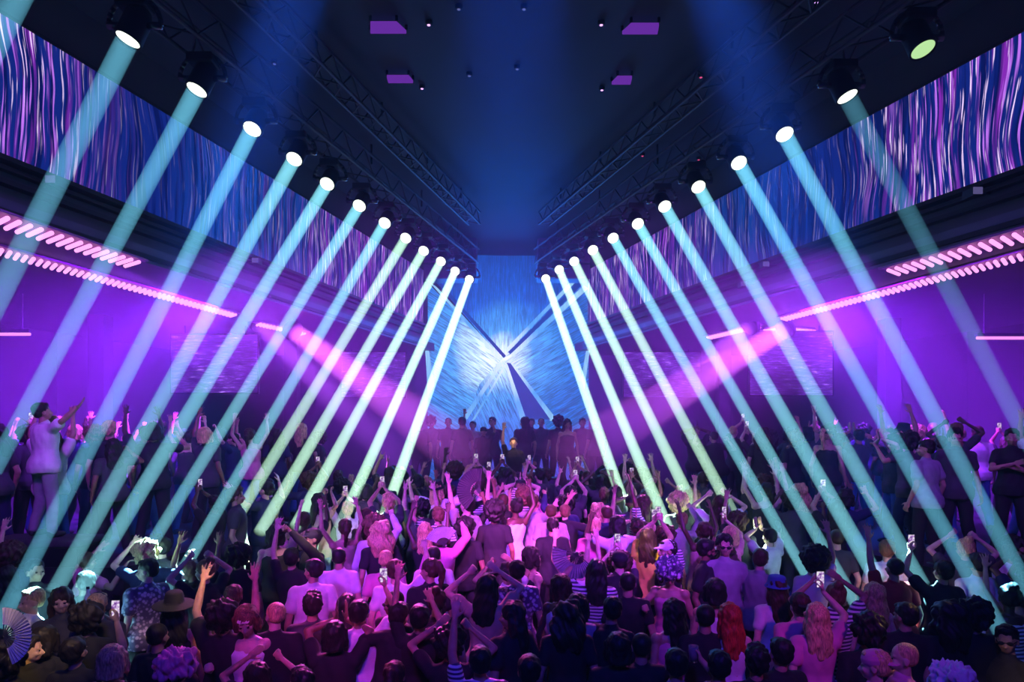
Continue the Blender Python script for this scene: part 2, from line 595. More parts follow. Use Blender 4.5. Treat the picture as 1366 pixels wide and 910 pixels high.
# seams: light edges and the dark slots between the facets
facet('seam', [(587, 383, -.42), (590, 381, -.42), (675, 476, -.34), (672, 479, -.34)], m_gap, .08)
facet('seam_light', [(575, 380, -.42), (584, 386, -.42), (671, 480, -.34), (662, 478, -.34)], m_edge, .06)
facet('seam', [(678, 471, -.34), (681, 474, -.34), (775, 383, -.42), (771, 379, -.42)], m_gap, .08)
facet('seam_light', [(681, 474, -.34), (685, 477, -.34), (783, 388, -.42), (777, 384, -.42)], m_edge, .06)
facet('seam_light', [(674, 468, -.34), (677, 471, -.34), (769, 377, -.42), (766, 373, -.42)], m_edge, .06)
facet('seam_light', [(667, 484, -.34), (671, 486, -.34), (624, 560, -.42), (618, 558, -.42)], m_edge, .06)
facet('seam_light', [(673, 488, -.34), (676, 488, -.34), (634, 560, -.42), (630, 562, -.42)], m_edge, .06)
facet('seam_light', [(681, 486, -.34), (685, 487, -.34), (742, 560, -.42), (733, 562, -.42)], m_edge, .06)
facet('seam_light', [(674, 488, -.36), (677, 487, -.36), (702, 560, -.44), (694, 560, -.44)], m_edge, .06)
facet('seam', [(676, 485, -.34), (681, 486, -.34), (733, 560, -.42), (702, 560, -.42)], m_gap, .08)
facet('seam_light', [(569, 466, -.42), (574, 470, -.42), (581, 515, -.42), (573, 528, -.42)], m_edge, .06)
facet('seam_light', [(781, 466, -.42), (785, 468, -.42), (778, 520, -.42), (774, 505, -.42)], m_edge, .06)

# small wide video walls under the balcony, streaked sideways
def streak_mat(name, seed):
    m, t, o = new_mat(name)
    nz = N(t, 'ShaderNodeTexNoise', i_Scale=1.0, i_Detail=4.0, i_Roughness=.7)
    t.links.new(mapping(t, (3.0, 1, 22), rot=(0, .12, 0), loc=(seed, 0, 0)), nz.inputs['Vector'])
    nb = N(t, 'ShaderNodeTexNoise', i_Scale=1.1)
    t.links.new(mapping(t, (1, 1, 1), loc=(seed, 3, 0)), nb.inputs['Vector'])
    a = ramp(t, nz.outputs['Fac'], [(.45, (.035, .004, .12)), (.6, (.11, .03, .30)), (.72, (.55, .3, .9))])
    k = ramp(t, nb.outputs['Fac'], [(.35, (.25, .25, .25)), (.62, (1, 1, 1))])
    e = N(t, 'ShaderNodeEmission')
    t.links.new(mix(t, a, k, 1.0, 'MULTIPLY'), e.inputs[0])
    e.inputs[1].default_value = 2.2
    t.links.new(e.outputs[0], o.inputs[0])
    return m


def flat_screen(x0, y0, x1, y1, d, m, label, group=None):
    a, b = P(x0, y1, d), P(x1, y0, d)
    r = thing('video_screen', ((a.x + b.x) / 2, d, a.z), label, 'video screen', group)
    w, h = b.x - a.x, b.z - a.z
    bm = bmesh.new()
    add_box(bm, (-w / 2, -.02, 0), (w / 2, .04, h))
    obj('screen', bm, m, r)
    bm = bmesh.new()
    for lo, hi in (((-w / 2 - .03, -.03, -.03), (w / 2 + .03, .06, 0)), ((-w / 2 - .03, -.03, h), (w / 2 + .03, .06, h + .03)),
                   ((-w / 2 - .03, -.03, 0), (-w / 2, .06, h)), ((w / 2, -.03, 0), (w / 2 + .03, .06, h))):
        add_box(bm, lo, hi)
    obj('frame', bm, BLACK, r)
    for s in (-1, 1):
        bm = bmesh.new()
        add_tube(bm, (s * w * .35, .03, h), (s * w * .35, .03, Z_SOF - a.z), .012, n=8)
        obj('hanger', bm, BLACK, r)
    return r


flat_screen(229, 447, 344, 524, 17.0, streak_mat('sideways_rain_a', 1), 'violet video screen with sideways streaks hanging under the left balcony')
flat_screen(1000, 443, 1110, 527, 17.0, streak_mat('sideways_rain_b', 5), 'violet video screen with sideways streaks hanging under the right balcony')
flat_screen(456, 470, 541, 530, 22.2, streak_mat('sideways_rain_c', 9), 'dim violet video screen beside the left edge of the folded wall')
flat_screen(832, 470, 934, 530, 22.2, streak_mat('sideways_rain_d', 13), 'dim violet video screen beside the right edge of the folded wall')

# pillars under the balconies
for n_, (x, d) in enumerate(((134, 15.5), (390, 20), (1186, 16), (965, 20))):
    p = P(x, 570, d)
    bm = bmesh.new()
    add_box(bm, (p.x - .18, p.y - .18, 0), (p.x + .18, p.y + .18, Z_SOF))
    struct('pillar_%d' % (n_ + 1), bm, TIERM)

# ------------------------------------------------------------------ ribbed pink light strips under the balcony edge
m_rib, t, o_ = new_mat('pink_ribbed_light')
e = N(t, 'ShaderNodeEmission')
e.inputs[0].default_value = (1.0, .38, .86, 1)
e.inputs[1].default_value = 1.5
t.links.new(e.outputs[0], o_.inputs[0])
m_ribgap = surf('strip_channel', (.25, .05, .25), .4)


def strip(side, p0, p1, tilt, label, wid=.27, pitch=.125):
    """row of slanted glowing ribs in a channel; p0, p1 photo pixels, hung at soffit height"""
    z = Z_SOF - .036
    def at(p):
        d = F * (z - H) / (HOR - p[1])
        return Vector(((p[0] - CX) / F * d, d, z))
    a, b = at(p0), at(p1)
    L = (b - a).length
    r = thing('light_strip', a, label, 'light strip')
    r.rotation_euler = (0, 0, math.atan2(b.y - a.y, b.x - a.x))
    bm = bmesh.new()
    add_box(bm, (0, -wid / 2 - .02, .0), (L, wid / 2 + .02, .03))
    obj('channel', bm, m_ribgap, r)
    n = int(L / pitch)
    for i in range(min(n, 95)):
        bm = bmesh.new()
        x = (i + .5) * L / min(n, 95)
        add_tube(bm, (x - tilt * .10, -wid / 2, -.045), (x + tilt * .10, wid / 2, -.045), .029, n=8)
        obj('rib', bm, m_rib, r)
    for i in range(5):          # the strip's own light, shining down and outwards through the ribs
        f = (i + .5) / 5
        q = a.lerp(b, f) + Vector((0, 0, -.12))
        out = -1 if side == 'left' else 1
        STRIP_SPOTS.append((q, L, out))
    return r


STRIP_SPOTS = []
strip('left', (-40, 277), (181, 350), 1, 'pink ribbed light strip, upper of the two on the left balcony edge', wid=.4, pitch=.15)
strip('left', (-40, 321), (313, 419), 1, 'pink ribbed light strip, lower and longer of the two on the left balcony edge')
strip('left', (343, 430), (406, 444), 1, 'short pink ribbed light strip at the far end of the left balcony edge')
strip('right', (1400, 301), (1187, 361), -1, 'pink ribbed light strip, upper of the two on the right balcony edge', wid=.4, pitch=.15)
strip('right', (1400, 329), (1044, 424), -1, 'pink ribbed light strip, lower and longer of the two on the right balcony edge')
strip('right', (1013, 433), (945, 449), -1, 'short pink ribbed light strip at the far end of the right balcony edge')
strip('right', (1076, 441), (1030, 437), -1, 'short pink ribbed light strip above the right hanging video screen', wid=.5)

# bar-front tube lights far under the balconies
for (x0, x1, y, lab) in ((-60, 40, 446, 'thin pink tube light under the left balcony at the frame edge'), (1303, 1400, 451, 'thin pink tube light under the right balcony at the frame edge')):
    a, b = P(x0, y, 13.0), P(x1, y, 13.0)
    r = thing('tube_light', (a.x, a.y, a.z), lab, 'light')
    bm = bmesh.new()
    add_tube(bm, (0, 0, 0), (b.x - a.x, 0, 0), .03, n=10)
    obj('tube', bm, glow('pink_tube', (1, .3, .85), 1.3), r)
    bm = bmesh.new()
    add_box(bm, (0, -.03, .03), (b.x - a.x, .05, .09))
    for fx in (.1, .9):
        add_tube(bm, ((b.x - a.x) * fx, 0, .05), ((b.x - a.x) * fx, 0, Z_SOF - a.z), .01, n=6)
    obj('mount', bm, BLACK, r)

# ------------------------------------------------------------------ trusses above the lamp rows
def lampx(side, d):
    return (-4.375 + .2477 * (d - 7.77)) if side == 'left' else (4.80 - .311 * (d - 7.97))


TRUSS = surf('truss_metal', (.03, .03, .04), .5, metal=.4)
for side, s in (('left', -1), ('right', 1)):
    for off, w, z0, d1, lab in ((0.0, .42, H + 4.93, 20.6, 'dark lattice truss carrying the %s row of beam lights' % side),
                                (1.0, .3, H + 5.2, 17.5, 'thin dark lattice truss running inside the %s row of beam lights' % side)):
        a = Vector((lampx(side, 4.5) - s * off, 4.5, z0))
        b = Vector((lampx(side, d1) - s * off, d1, z0))
        L = (b - a).length
        r = thing('lighting_truss', a, lab, 'truss')
        r.rotation_euler = (0, 0, math.atan2(b.y - a.y, b.x - a.x))
        ch = bmesh.new()
        for y, z in ((-w / 2, 0), (w / 2, 0), (-w / 2, w), (w / 2, w)):
            add_tube(ch, (0, y, z), (L, y, z), .028, n=8)
        obj('chord', ch, TRUSS, r)
        br = bmesh.new()
        n = int(L / w)
        for i in range(n):
            x0, x1 = i * L / n, (i + 1) * L / n
            if i % 2:
                x0, x1 = x1, x0
            for y in (-w / 2, w / 2):
                add_tube(br, (x0, y, 0), (x1, y, w), .014, n=6)
            add_tube(br, (x0, -w / 2, 0), (x1, w / 2, 0), .014, n=6)
        obj('lattice', br, TRUSS, r)
        for k in range(6):
            hg = bmesh.new()
            add_tube(hg, (L * (k + .5) / 6, 0, w), (L * (k + .5) / 6, 0, ZC - z0), .02, n=6)
            obj('hanger', hg, BLACK, r)
    # speaker clusters at the far end of the rows
    dE = 21.1
    xe = P(602 if side == 'left' else 751, 370, dE).x
    r = thing('speaker_cluster', (xe, dE, H + 4.5), 'dark boxy speaker cluster hanging at the stage end of the %s lamp row' % side, 'speaker')
    for k in range(4):
        bm = bmesh.new()
        add_box(bm, (-.8, -.35, k * .48 + .02), (.8, .35, k * .48 + .46), Matrix.Rotation(.0, 4, 'X'), bev=.03)
        cab = obj('cabinet', bm, surf('speaker_black', (.02, .02, .035), .6), r)
        bm = bmesh.new()
        add_box(bm, (-.74, -.37, k * .48 + .06), (.74, -.351, k * .48 + .42))
        obj('grille', bm, surf('grille_black', (.015, .015, .03), .8), cab)
    for x in (-.6, .6):
        bm = bmesh.new()
        add_tube(bm, (x, 0, 1.9), (x, 0, ZC - H - 4.5), .03, n=8)
        obj('hanger', bm, BLACK, r)

# small violet ceiling panels and pin lights
m_pan = glow('violet_panel', (.16, .03, .42), .9)
for (pts, lab) in (([(494, 33), (529, 33), (542, 45), (494, 45)], 'nearer violet ceiling panel over the left half'), ([(516, 104), (545, 104), (551, 111), (518, 111)], 'farther violet ceiling panel over the left half'),
                   ([(879, 35), (842, 35), (830, 46), (877, 46)], 'nearer violet ceiling panel over the right half'), ([(843, 105), (824, 105), (816, 113), (841, 113)], 'farther violet ceiling panel over the right half')):
    bm = bmesh.new()
    z = ZC - .12
    V = []
    for x, y in pts:
        d = F * (z - H) / (HOR - y)
        V.append(Vector(((x - CX) / F * d, d, z)))
    c = sum(V, Vector()) / 4
    r = thing('ceiling_panel', c, lab, 'ceiling light')
    lo = [bm.verts.new(v - c) for v in V]
    hi = [bm.verts.new(v - c + Vector((0, 0, .05))) for v in V]
    bm.faces.new(lo)
    bm.faces.new(hi)
    for i in range(4):
        bm.faces.new((lo[i], lo[(i + 1) % 4], hi[(i + 1) % 4], hi[i]))
    obj('diffuser', bm, m_pan, r)
    bm = bmesh.new()
    for v in V:
        add_tube(bm, v - c + Vector((0, 0, .05)), v - c + Vector((0, 0, .125)), .02, n=6)
    obj('bracket', bm, BLACK, r)
PINS = [(572, 33, 0, 'beside the nearer left violet panel'), (563, 118, 0, 'just below the farther left violet panel'), (802, 33, 0, 'beside the nearer right violet panel'), (803, 120, 0, 'just below the farther right violet panel'),
        (612, 12, 1, 'near the top centre, left one'), (699, 12, 1, 'near the top centre, right one'), (316, 122, 2, 'right of the third left beam light'), (431, 209, 2, 'above the fifth left beam light'),
        (935, 103, 2, 'between the panels and the right lamp row'), (857, 208, 2, 'high beside the right thin truss'), (510, 270, 2, 'above the eighth left beam light'), (1057, 132, 2, 'left of the second right beam light'),
        (932, 213, 2, 'above the fifth right beam light'), (1089, 3, 0, 'at the top edge over the right lamp row'), (366, 85, 1, 'between left lamp row and left panels'), (690, 92, 1, 'in the middle, right of its twin'), (626, 101, 1, 'in the middle, left of its twin')]
pm = [glow('pin_violet', (.8, .4, 1), 2.0), glow('pin_grey', (.2, .22, .5), .6), glow('pin_red', (1, .1, .3), .9)]
for i, (x, y, k, where) in enumerate(PINS):
    z = ZC - .05
    d = F * (z - H) / (HOR - y)
    r = thing('pin_light', ((x - CX) / F * d, d, z), ('tiny violet-white ceiling pin light ', 'faint grey-blue ceiling pin light ', 'tiny red ceiling light ')[k] + where, 'ceiling light', ('violet pin lights on the ceiling', 'faint pin lights on the ceiling', 'red indicator lights on the ceiling')[k])
    bm = bmesh.new()
    lathe(bm, [(.0, -.012), (.022, -.010), (.024, 0), (.0, 0)], 12)
    obj('bulb', bm, pm[k], r)
    bm = bmesh.new()
    lathe(bm, [(.026, -.006), (.05, 0), (.05, .05), (.0, .05)], 12)
    obj('housing', bm, BLACK, r)
# small work lamps clamped to the fascia
for i, (x, y, s, where) in enumerate(((53, 243, 'left', 'nearest the camera'), (328, 349, 'left', 'above the long strip'), (1318, 258, 'right', 'near the frame edge'), (1034, 354, 'right', 'beside the fourth beam'), (1004, 380, 'right', 'farthest from the camera'))):
    X = XL if s == 'left' else XR
    k0, k1 = (X(0), (X(1) - X(0)))
    u = (x - CX) / F
    d = k0 / (u - k1)
    so = 1 if s == 'left' else -1
    r = thing('fascia_lamp', (X(d) + so * .22, d, H + (HOR - y) / F * d), 'small dim rectangular lamp on the %s balcony fascia, %s' % (s, where), 'lamp', 'small lamps on the %s fascia' % s)
    bm = bmesh.new()
    add_box(bm, (-.05, -.12, -.06), (.05, .12, .06), bev=.01)
    obj('body', bm, BLACK, r)
    bm = bmesh.new()
    add_box(bm, (-.06, -.132, -.05), (.06, -.121, .04))
    obj('lens', bm, glow('fascia_lens', (.35, .3, .8), .28), r)
    bm = bmesh.new()
    add_tube(bm, (-so * .05, 0, 0), (-so * .25, 0, 0), .015, n=6)
    obj('bracket', bm, BLACK, r)

# ------------------------------------------------------------------ beam lights
BEAM_P = 1.0
LL = [((40, -37), (-190, 420), 6.6), ((170, 54), (-30, 450), 7.2), ((262, 121), (-10, 630), 7.6), ((336, 173), (-4, 838), 6.4), ((392, 213), (72, 791), 6.9), ((436, 246), (86, 824), 6.8),
      ((479, 275), (158, 798), 7.4), ((513, 298), (225, 793), 7.8), ((541, 318), (285, 742), 9.0), ((565, 335), (346, 711), 9.8), ((588, 349), (394, 703), 10.2), ((607, 362), (432, 750), 9.6), ((626, 373), (497, 731), 9.8)]
RR = [((1232, 67), None, 0), ((1131, 130), (1378, 600), 8.0), ((1047, 180), (1380, 803), 6.4), ((986, 218), (1345, 860), 6.2), ((932, 250), (1230, 782), 7.4), ((887, 276), (1171, 774), 7.8),
      ((851, 299), (1147, 815), 7.4), ((818, 318), (1079, 775), 8.4), ((791, 334), (1020, 765), 8.8), ((766, 349), (941, 709), 10.0), ((746, 360), (896, 718), 10.0), ((728, 372), (848, 718), 10.2)]
LR = .128
SHAFTS = []
M_LENS = glow('lamp_lens', (.92, 1.0, .86), 2.2)
M_LENS2 = glow('lamp_lens_dim', (.62, 1.0, .45), .9)
M_YOKE = surf('lamp_yoke_gloss', (.015, .015, .02), .25, spec=.6)


D0 = 12.0          # distance of each lamp's virtual focus behind its lens (a tight one-degree beam)


def shaft_mat(L, k=1.0, fade=.3):
    """haze getting thicker along the shaft (object z), so that the shaft stays evenly bright while the light in it spreads and is used up"""
    m, t, o = new_mat('beam_haze')
    v = N(t, 'ShaderNodeVolumeScatter')
    tc = N(t, 'ShaderNodeTexCoord')
    s = N(t, 'ShaderNodeSeparateXYZ')
    t.links.new(tc.outputs['Object'], s.inputs[0])
    a = .65 * 3 * D0 ** 2 / ((D0 + L) ** 3 - D0 ** 3)
    u = math_(t, 'DIVIDE', math_(t, 'ADD', s.outputs[2], D0), D0)
    g = math_(t, 'MULTIPLY', math_(t, 'SUBTRACT', math_(t, 'POWER', u, 3.0), 1.0), D0 / 3)
    den = math_(t, 'MAXIMUM', math_(t, 'SUBTRACT', 1.0, math_(t, 'MULTIPLY', g, a)), .1)
    dens = math_(t, 'DIVIDE', math_(t, 'MULTIPLY', math_(t, 'POWER', u, 2.0), a * k), den)
    dens = math_(t, 'MULTIPLY', dens, math_(t, 'SUBTRACT', 1.0, math_(t, 'MULTIPLY', s.outputs[2], fade / L)))
    t.links.new(dens, v.inputs['Density'])
    t.links.new(v.outputs[0], o.inputs['Volume'])
    return m, a


ords = ['nearest', 'second', 'third', 'fourth', 'fifth', 'sixth', 'seventh', 'eighth', 'ninth', 'tenth', 'eleventh', 'twelfth', 'thirteenth']


def beam_lamp(side, k, spec):
    s, e_, de = spec
    d = F * 4.4 / (HOR - s[1])
    A = P(s[0], s[1], d)
    B = P(*e_, de) if e_ else A + Vector((.9, -1.6, -4.4))
    dirv = (B - A).normalized()
    o_ = ords[k]
    r = thing('moving_head_light', A, '%s beam light from the camera end of the %s ceiling row%s' % (o_, side, '' if e_ else ', greenish, without a beam'), 'stage light', 'beam lights of the %s ceiling row' % side)
    q = dirv.to_track_quat('-Z', 'Y').to_matrix().to_4x4()
    bm = bmesh.new()      # head: barrel round the lens
    lathe(bm, [(LR + .004, .01), (LR + .022, .0), (LR + .026, .02), (LR + .02, .16), (.15, .30), (.11, .40), (.0, .42)], 36, q)
    hd = obj('head', bm, BLACK, r, True)
    bm = bmesh.new()
    lathe(bm, [(LR, .012), (LR * .7, .004), (0, .0)], 36, q)
    obj('lens', bm, M_LENS if e_ else M_LENS2, hd, True)
    # yoke and base hang the head from the truss
    bm = bmesh.new()
    ax = Vector((-dirv.y, dirv.x, 0)).normalized() if abs(dirv.z) < .999 else Vector((1, 0, 0))
    ax = Vector((1, 0, 0))
    c = -dirv * .2
    top = Vector((c.x, c.y, .52))
    n = 14
    prev = None
    pts = []
    for i in range(n + 1):
        a = PI * i / n
        pts.append(c + Vector((0, 0, .0)) + ax * math.cos(a) * .30 + Vector((0, 0, 1)) * math.sin(a) * .33)
    for p0, p1 in zip(pts, pts[1:]):
        add_tube(bm, p0, p1, .028, n=8)
    add_tube(bm, c + ax * .14, c + ax * .31, .04, n=10)
    add_tube(bm, c - ax * .14, c - ax * .31, .04, n=10)
    obj('yoke', bm, M_YOKE, r, True)
    bm = bmesh.new()
    add_box(bm, (c.x - .17, c.y - .13, .36), (c.x + .17, c.y + .13, .48), bev=.02)
    add_tube(bm, (c.x, c.y, .33), (c.x, c.y, .37), .08, n=14)
    obj('base', bm, BLACK, r)
    if not e_:
        return
    # the shaft of lit haze, and the light that lights it
    faint = (side == 'right' and k == 1)
    if k >= 3:
        B = A + (B - A) * 1.0
    ln = (B - A).length
    rl = (.122, .120, .118, .116)[min(k, 3)]
    wpx = 30 if (k <= 1 and side == 'left') else (22 if k < 6 else 17)
    rb = min(rl * 1.2, wpx / 2 / F * de)
    bm = bmesh.new()
    add_tube(bm, (0, 0, .03), (0, 0, ln), rl * .98, rb, n=40)
    sm_, a_ = shaft_mat(ln, .3 if faint else 1.0, .55 if k < 5 else (.4 if k < 8 else .1))
    bo = obj('light_beam', bm, sm_, r, True)
    bo['ln'], bo['rr'], bo['r1'] = ln, rl * .98, rb
    bo.rotation_euler = dirv.to_track_quat('Z', 'Y').to_euler()
    for f in bo.data.polygons:
        f.use_smooth = len(f.vertices) == 4
    rad = (.82, .84, .86, .86, .86, .84, .82, .80, .78, .86, .92, 1.0, 1.05)[k] * BEAM_P
    irr = rad * 4 * PI / (a_ * rl * 1.6)
    src = light('POINT', 'beam_source', A - dirv * D0, None, (.18, .68, .95) if k < 4 else ((.27, .84, 1.0) if k < 8 else (.58, 1.0, .72)), irr * 4 * PI * D0 ** 2, shadow_soft_size=.01)
    src.data.type = 'SPOT'
    src.data.spot_size = 2 * math.atan(rl * 1.05 / D0)
    src.data.spot_blend = .0
    src.rotation_euler = (B - A).to_track_quat('-Z', 'Y').to_euler()
    SHAFTS.append((bo, src))


for k, sp in enumerate(LL):
    beam_lamp('left', k, sp)
for k, sp in enumerate(RR):
    beam_lamp('right', k, sp)

# wide violet-pink shafts from the ends of the balconies towards the booth
def wide_shaft(p, q, r0, r1, pw, dens, col, label):
    A, B = P(*p), P(*q)
    dirv = (B - A).normalized()
    ln = (B - A).length
    r = thing('wash_light', A, label, 'stage light', 'wash lights of the balconies')
    qm = dirv.to_track_quat('-Z', 'Y').to_matrix().to_4x4()
    bm = bmesh.new()
    lathe(bm, [(.0, .0), (r0, .0), (r0 + .02, -.02), (r0 + .02, .12), (r0 * .6, .22), (0, .24)], 28, qm)
    obj('head', bm, BLACK, r, True)
    bm = bmesh.new()
    add_tube(bm, (0, 0, .12), (0, 0, max(.14, (Z_SOF if A.z < Z_SOF else ZC) - A.z)), .02, n=8)
    obj('bracket', bm, BLACK, r)
    bm = bmesh.new()
    add_tube(bm, (0, 0, .03), (0, 0, ln), r0, r1, n=40)
    m, t, o = new_mat('shaft_haze')
    v = N(t, 'ShaderNodeVolumeScatter')
    tc = N(t, 'ShaderNodeTexCoord')
    s = N(t, 'ShaderNodeSeparateXYZ')
    t.links.new(tc.outputs['Object'], s.inputs[0])
    # thinner towards the rim and towards the far end, so it melts into the room
    rad = N(t, 'ShaderNodeCombineXYZ')
    t.links.new(s.outputs[0], rad.inputs[0])
    t.links.new(s.outputs[1], rad.inputs[1])
    lenn = N(t, 'ShaderNodeVectorMath', operation='LENGTH')
    t.links.new(rad.outputs[0], lenn.inputs[0])
    R_ = math_(t, 'ADD', r0, math_(t, 'MULTIPLY', s.outputs[2], (r1 - r0) / ln))
    soft = math_(t, 'SUBTRACT', 1.0, math_(t, 'DIVIDE', lenn.outputs['Value'], R_), clamp=True)
    end = math_(t, 'SUBTRACT', 1.0, math_(t, 'DIVIDE', s.outputs[2], ln), clamp=True)
    k = math_(t, 'MULTIPLY', math_(t, 'MULTIPLY', math_(t, 'POWER', soft, .7), math_(t, 'POWER', end, .5)), dens)
    t.links.new(k, v.inputs['Density'])
    t.links.new(v.outputs[0], o.inputs['Volume'])
    bo = obj('light_beam', bm, m, r, True)
    bo.rotation_euler = dirv.to_track_quat('Z', 'Y').to_euler()
    bo['ln'], bo['rr'], bo['r1'] = ln, r0, r1
    D = r0 * ln / (r1 - r0)
    src = light('POINT', 'shaft_source', A - dirv * D, None, col, pw / (PI * r0 * r0) * 4 * PI * D * D, shadow_soft_size=.01)
    src.data.type = 'SPOT'
    src.data.spot_size = 2 * math.atan(r0 * 1.05 / D)
    src.data.spot_blend = .0
    src.rotation_euler = (B - A).to_track_quat('-Z', 'Y').to_euler()
    SHAFTS.append((bo, src))


wide_shaft((392, 442, 16), (640, 620, 13.8), .22, .62, 100, .30, (.85, .14, 1), 'wash light at the near end of the short left light strip, throwing a pink shaft')
wide_shaft((345, 432, 16.5), (560, 640, 14.6), .20, .50, 60, .2, (.5, .09, 1), 'wash light above the left hanging screen, throwing a dim violet shaft')
wide_shaft((1046, 440, 16), (738, 622, 13.8), .22, .62, 100, .30, (.85, .14, 1), 'wash light under the small strip above the right hanging screen, throwing a pink shaft')
wide_shaft((1000, 436, 16.5), (800, 600, 14.6), .20, .50, 70, .22, (.5, .09, 1), 'wash light at the short right light strip, throwing a dim violet shaft')

# the smoke that fills the room, with hollows where the thicker shafts are
bm = bmesh.new()
add_box(bm, (-15.9, -2.9, .05), (15.9, D_BACK - .1, ZC - .02))
bmesh.ops.recalc_face_normals(bm, faces=bm.faces)
for q, _ in SHAFTS:
    t_ = bmesh.new()
    ln_, rr_ = q['ln'], q['rr'] - .002
    add_tube(t_, (0, 0, .034), (0, 0, ln_ - .004), rr_, q.get('r1', q['rr']) - .002, n=40)
    bmesh.ops.recalc_face_normals(t_, faces=t_.faces)
    bmesh.ops.reverse_faces(t_, faces=t_.faces)
    M_ = Matrix.Translation(q.parent.location) @ q.rotation_euler.to_matrix().to_4x4()
    bmesh.ops.transform(t_, matrix=M_, verts=t_.verts)
    tm = bpy.data.meshes.new('t')
    t_.to_mesh(tm)
    t_.free()
    bm.from_mesh(tm)
    bpy.data.meshes.remove(tm)
hm = bpy.data.meshes.new('haze')
bm.to_mesh(hm)
bm.free()
hz = link_mesh('haze', hm, haze_mat('room_haze', HAZE))
tag(hz, 'thin smoke haze filling the whole club from floor to ceiling', 'haze', kind='stuff')


# each shaft of haze is lit by the lamp it belongs to (keeps the render clean)
def link_set(name, excluded):
    k = bpy.data.collections.new(name)
    for q in excluded:
        k.objects.link(q)
    for q in k.collection_objects:
        q.light_linking.link_state = 'EXCLUDE'
    return k



# ------------------------------------------------------------------ people: body builder
def ball(bm, c, r, sc=(1, 1, 1), rot=None, seg=14):
    M = Matrix.Translation(c)
    if rot is not None:
        M = M @ rot.to_4x4()
    M = M @ Matrix.Diagonal((r * sc[0], r * sc[1], r * sc[2], 1))
    bmesh.ops.create_uvsphere(bm, u_segments=seg, v_segments=max(6, seg * 2 // 3), radius=1, matrix=M)


def limb(bm, a, b, ra, rb, seg=12):
    """tapered limb with round ends"""
    a, b = Vector(a), Vector(b)
    add_tube(bm, a, b, ra, rb, seg)
    ball(bm, a, ra, seg=seg)
    ball(bm, b, rb, seg=seg)


def loft(bm, rings, fn=lambda p: p, n=22):
    """rings: (z, half width, half depth, y offset); closed"""
    R = []
    for z, a, b, oy in rings:
        R.append([bm.verts.new(fn(Vector((a * math.cos(2 * PI * i / n), oy + b * math.sin(2 * PI * i / n), z)))) for i in range(n)])
    for A, B in zip(R, R[1:]):
        for i in range(n):
            bm.faces.new((A[i], A[(i + 1) % n], B[(i + 1) % n], B[i]))
    bm.faces.new(R[0][::-1])
    bm.faces.new(R[-1])


def fuse(name, bm, voxel, smooth=3, disp=0.0, dscale=.1, fac=.5):
    """join overlapping closed shapes into one continuous skin"""
    bmesh.ops.recalc_face_normals(bm, faces=bm.faces)
    me = bpy.data.meshes.new('tmp')
    bm.to_mesh(me)
    bm.free()
    o = bpy.data.objects.new('tmp', me)
    C.objects.link(o)
    r = o.modifiers.new('r', 'REMESH')
    r.mode = 'VOXEL'
    r.voxel_size = voxel
    r.use_smooth_shade = True
    if smooth:
        s = o.modifiers.new('s', 'SMOOTH')
        s.iterations = smooth
        s.factor = fac
    dg = bpy.context.evaluated_depsgraph_get()
    out = bpy.data.meshes.new_from_object(o.evaluated_get(dg))
    out.name = name
    bpy.data.objects.remove(o)
    bpy.data.meshes.remove(me)
    if disp:
        nv = len(out.vertices)
        co = np.empty(nv * 3)
        no = np.empty(nv * 3)
        out.vertices.foreach_get('co', co)
        out.vertices.foreach_get('normal', no)
        co, no = co.reshape(-1, 3), no.reshape(-1, 3)
        q = co / dscale * np.array([1, 1, .6])
        v = (np.sin(q[:, 0] * 2.1 + 1.7 * np.sin(q[:, 2] * 1.3)) + np.sin(q[:, 1] * 2.7 + 2.1 * np.sin(q[:, 0] * 1.1)) + np.sin(q[:, 2] * 2.4 + 1.9 * np.sin(q[:, 1] * 1.6)) + .6 * np.sin(q[:, 0] * 5.3 + q[:, 2] * 4.1)) / 3.2
        co = co + no * (v * disp + disp * .45)[:, None]
        out.vertices.foreach_set('co', co.ravel())
    for f in out.polygons:
        f.use_smooth = True
    out.update()
    return out


def ik(S, T, la, lb, pole):
    """elbow for a two-bone arm from S to T"""
    d = T - S
    D = min(d.length, (la + lb) * .995)
    d = d.normalized()
    T = S + d * D
    x = (la * la - lb * lb + D * D) / (2 * D)
    h = math.sqrt(max(0, la * la - x * x))
    p = pole - d * pole.dot(d)
    p = p.normalized() if p.length > 1e-4 else Vector((0, -1, 0))
    return S + d * x + p * h, T


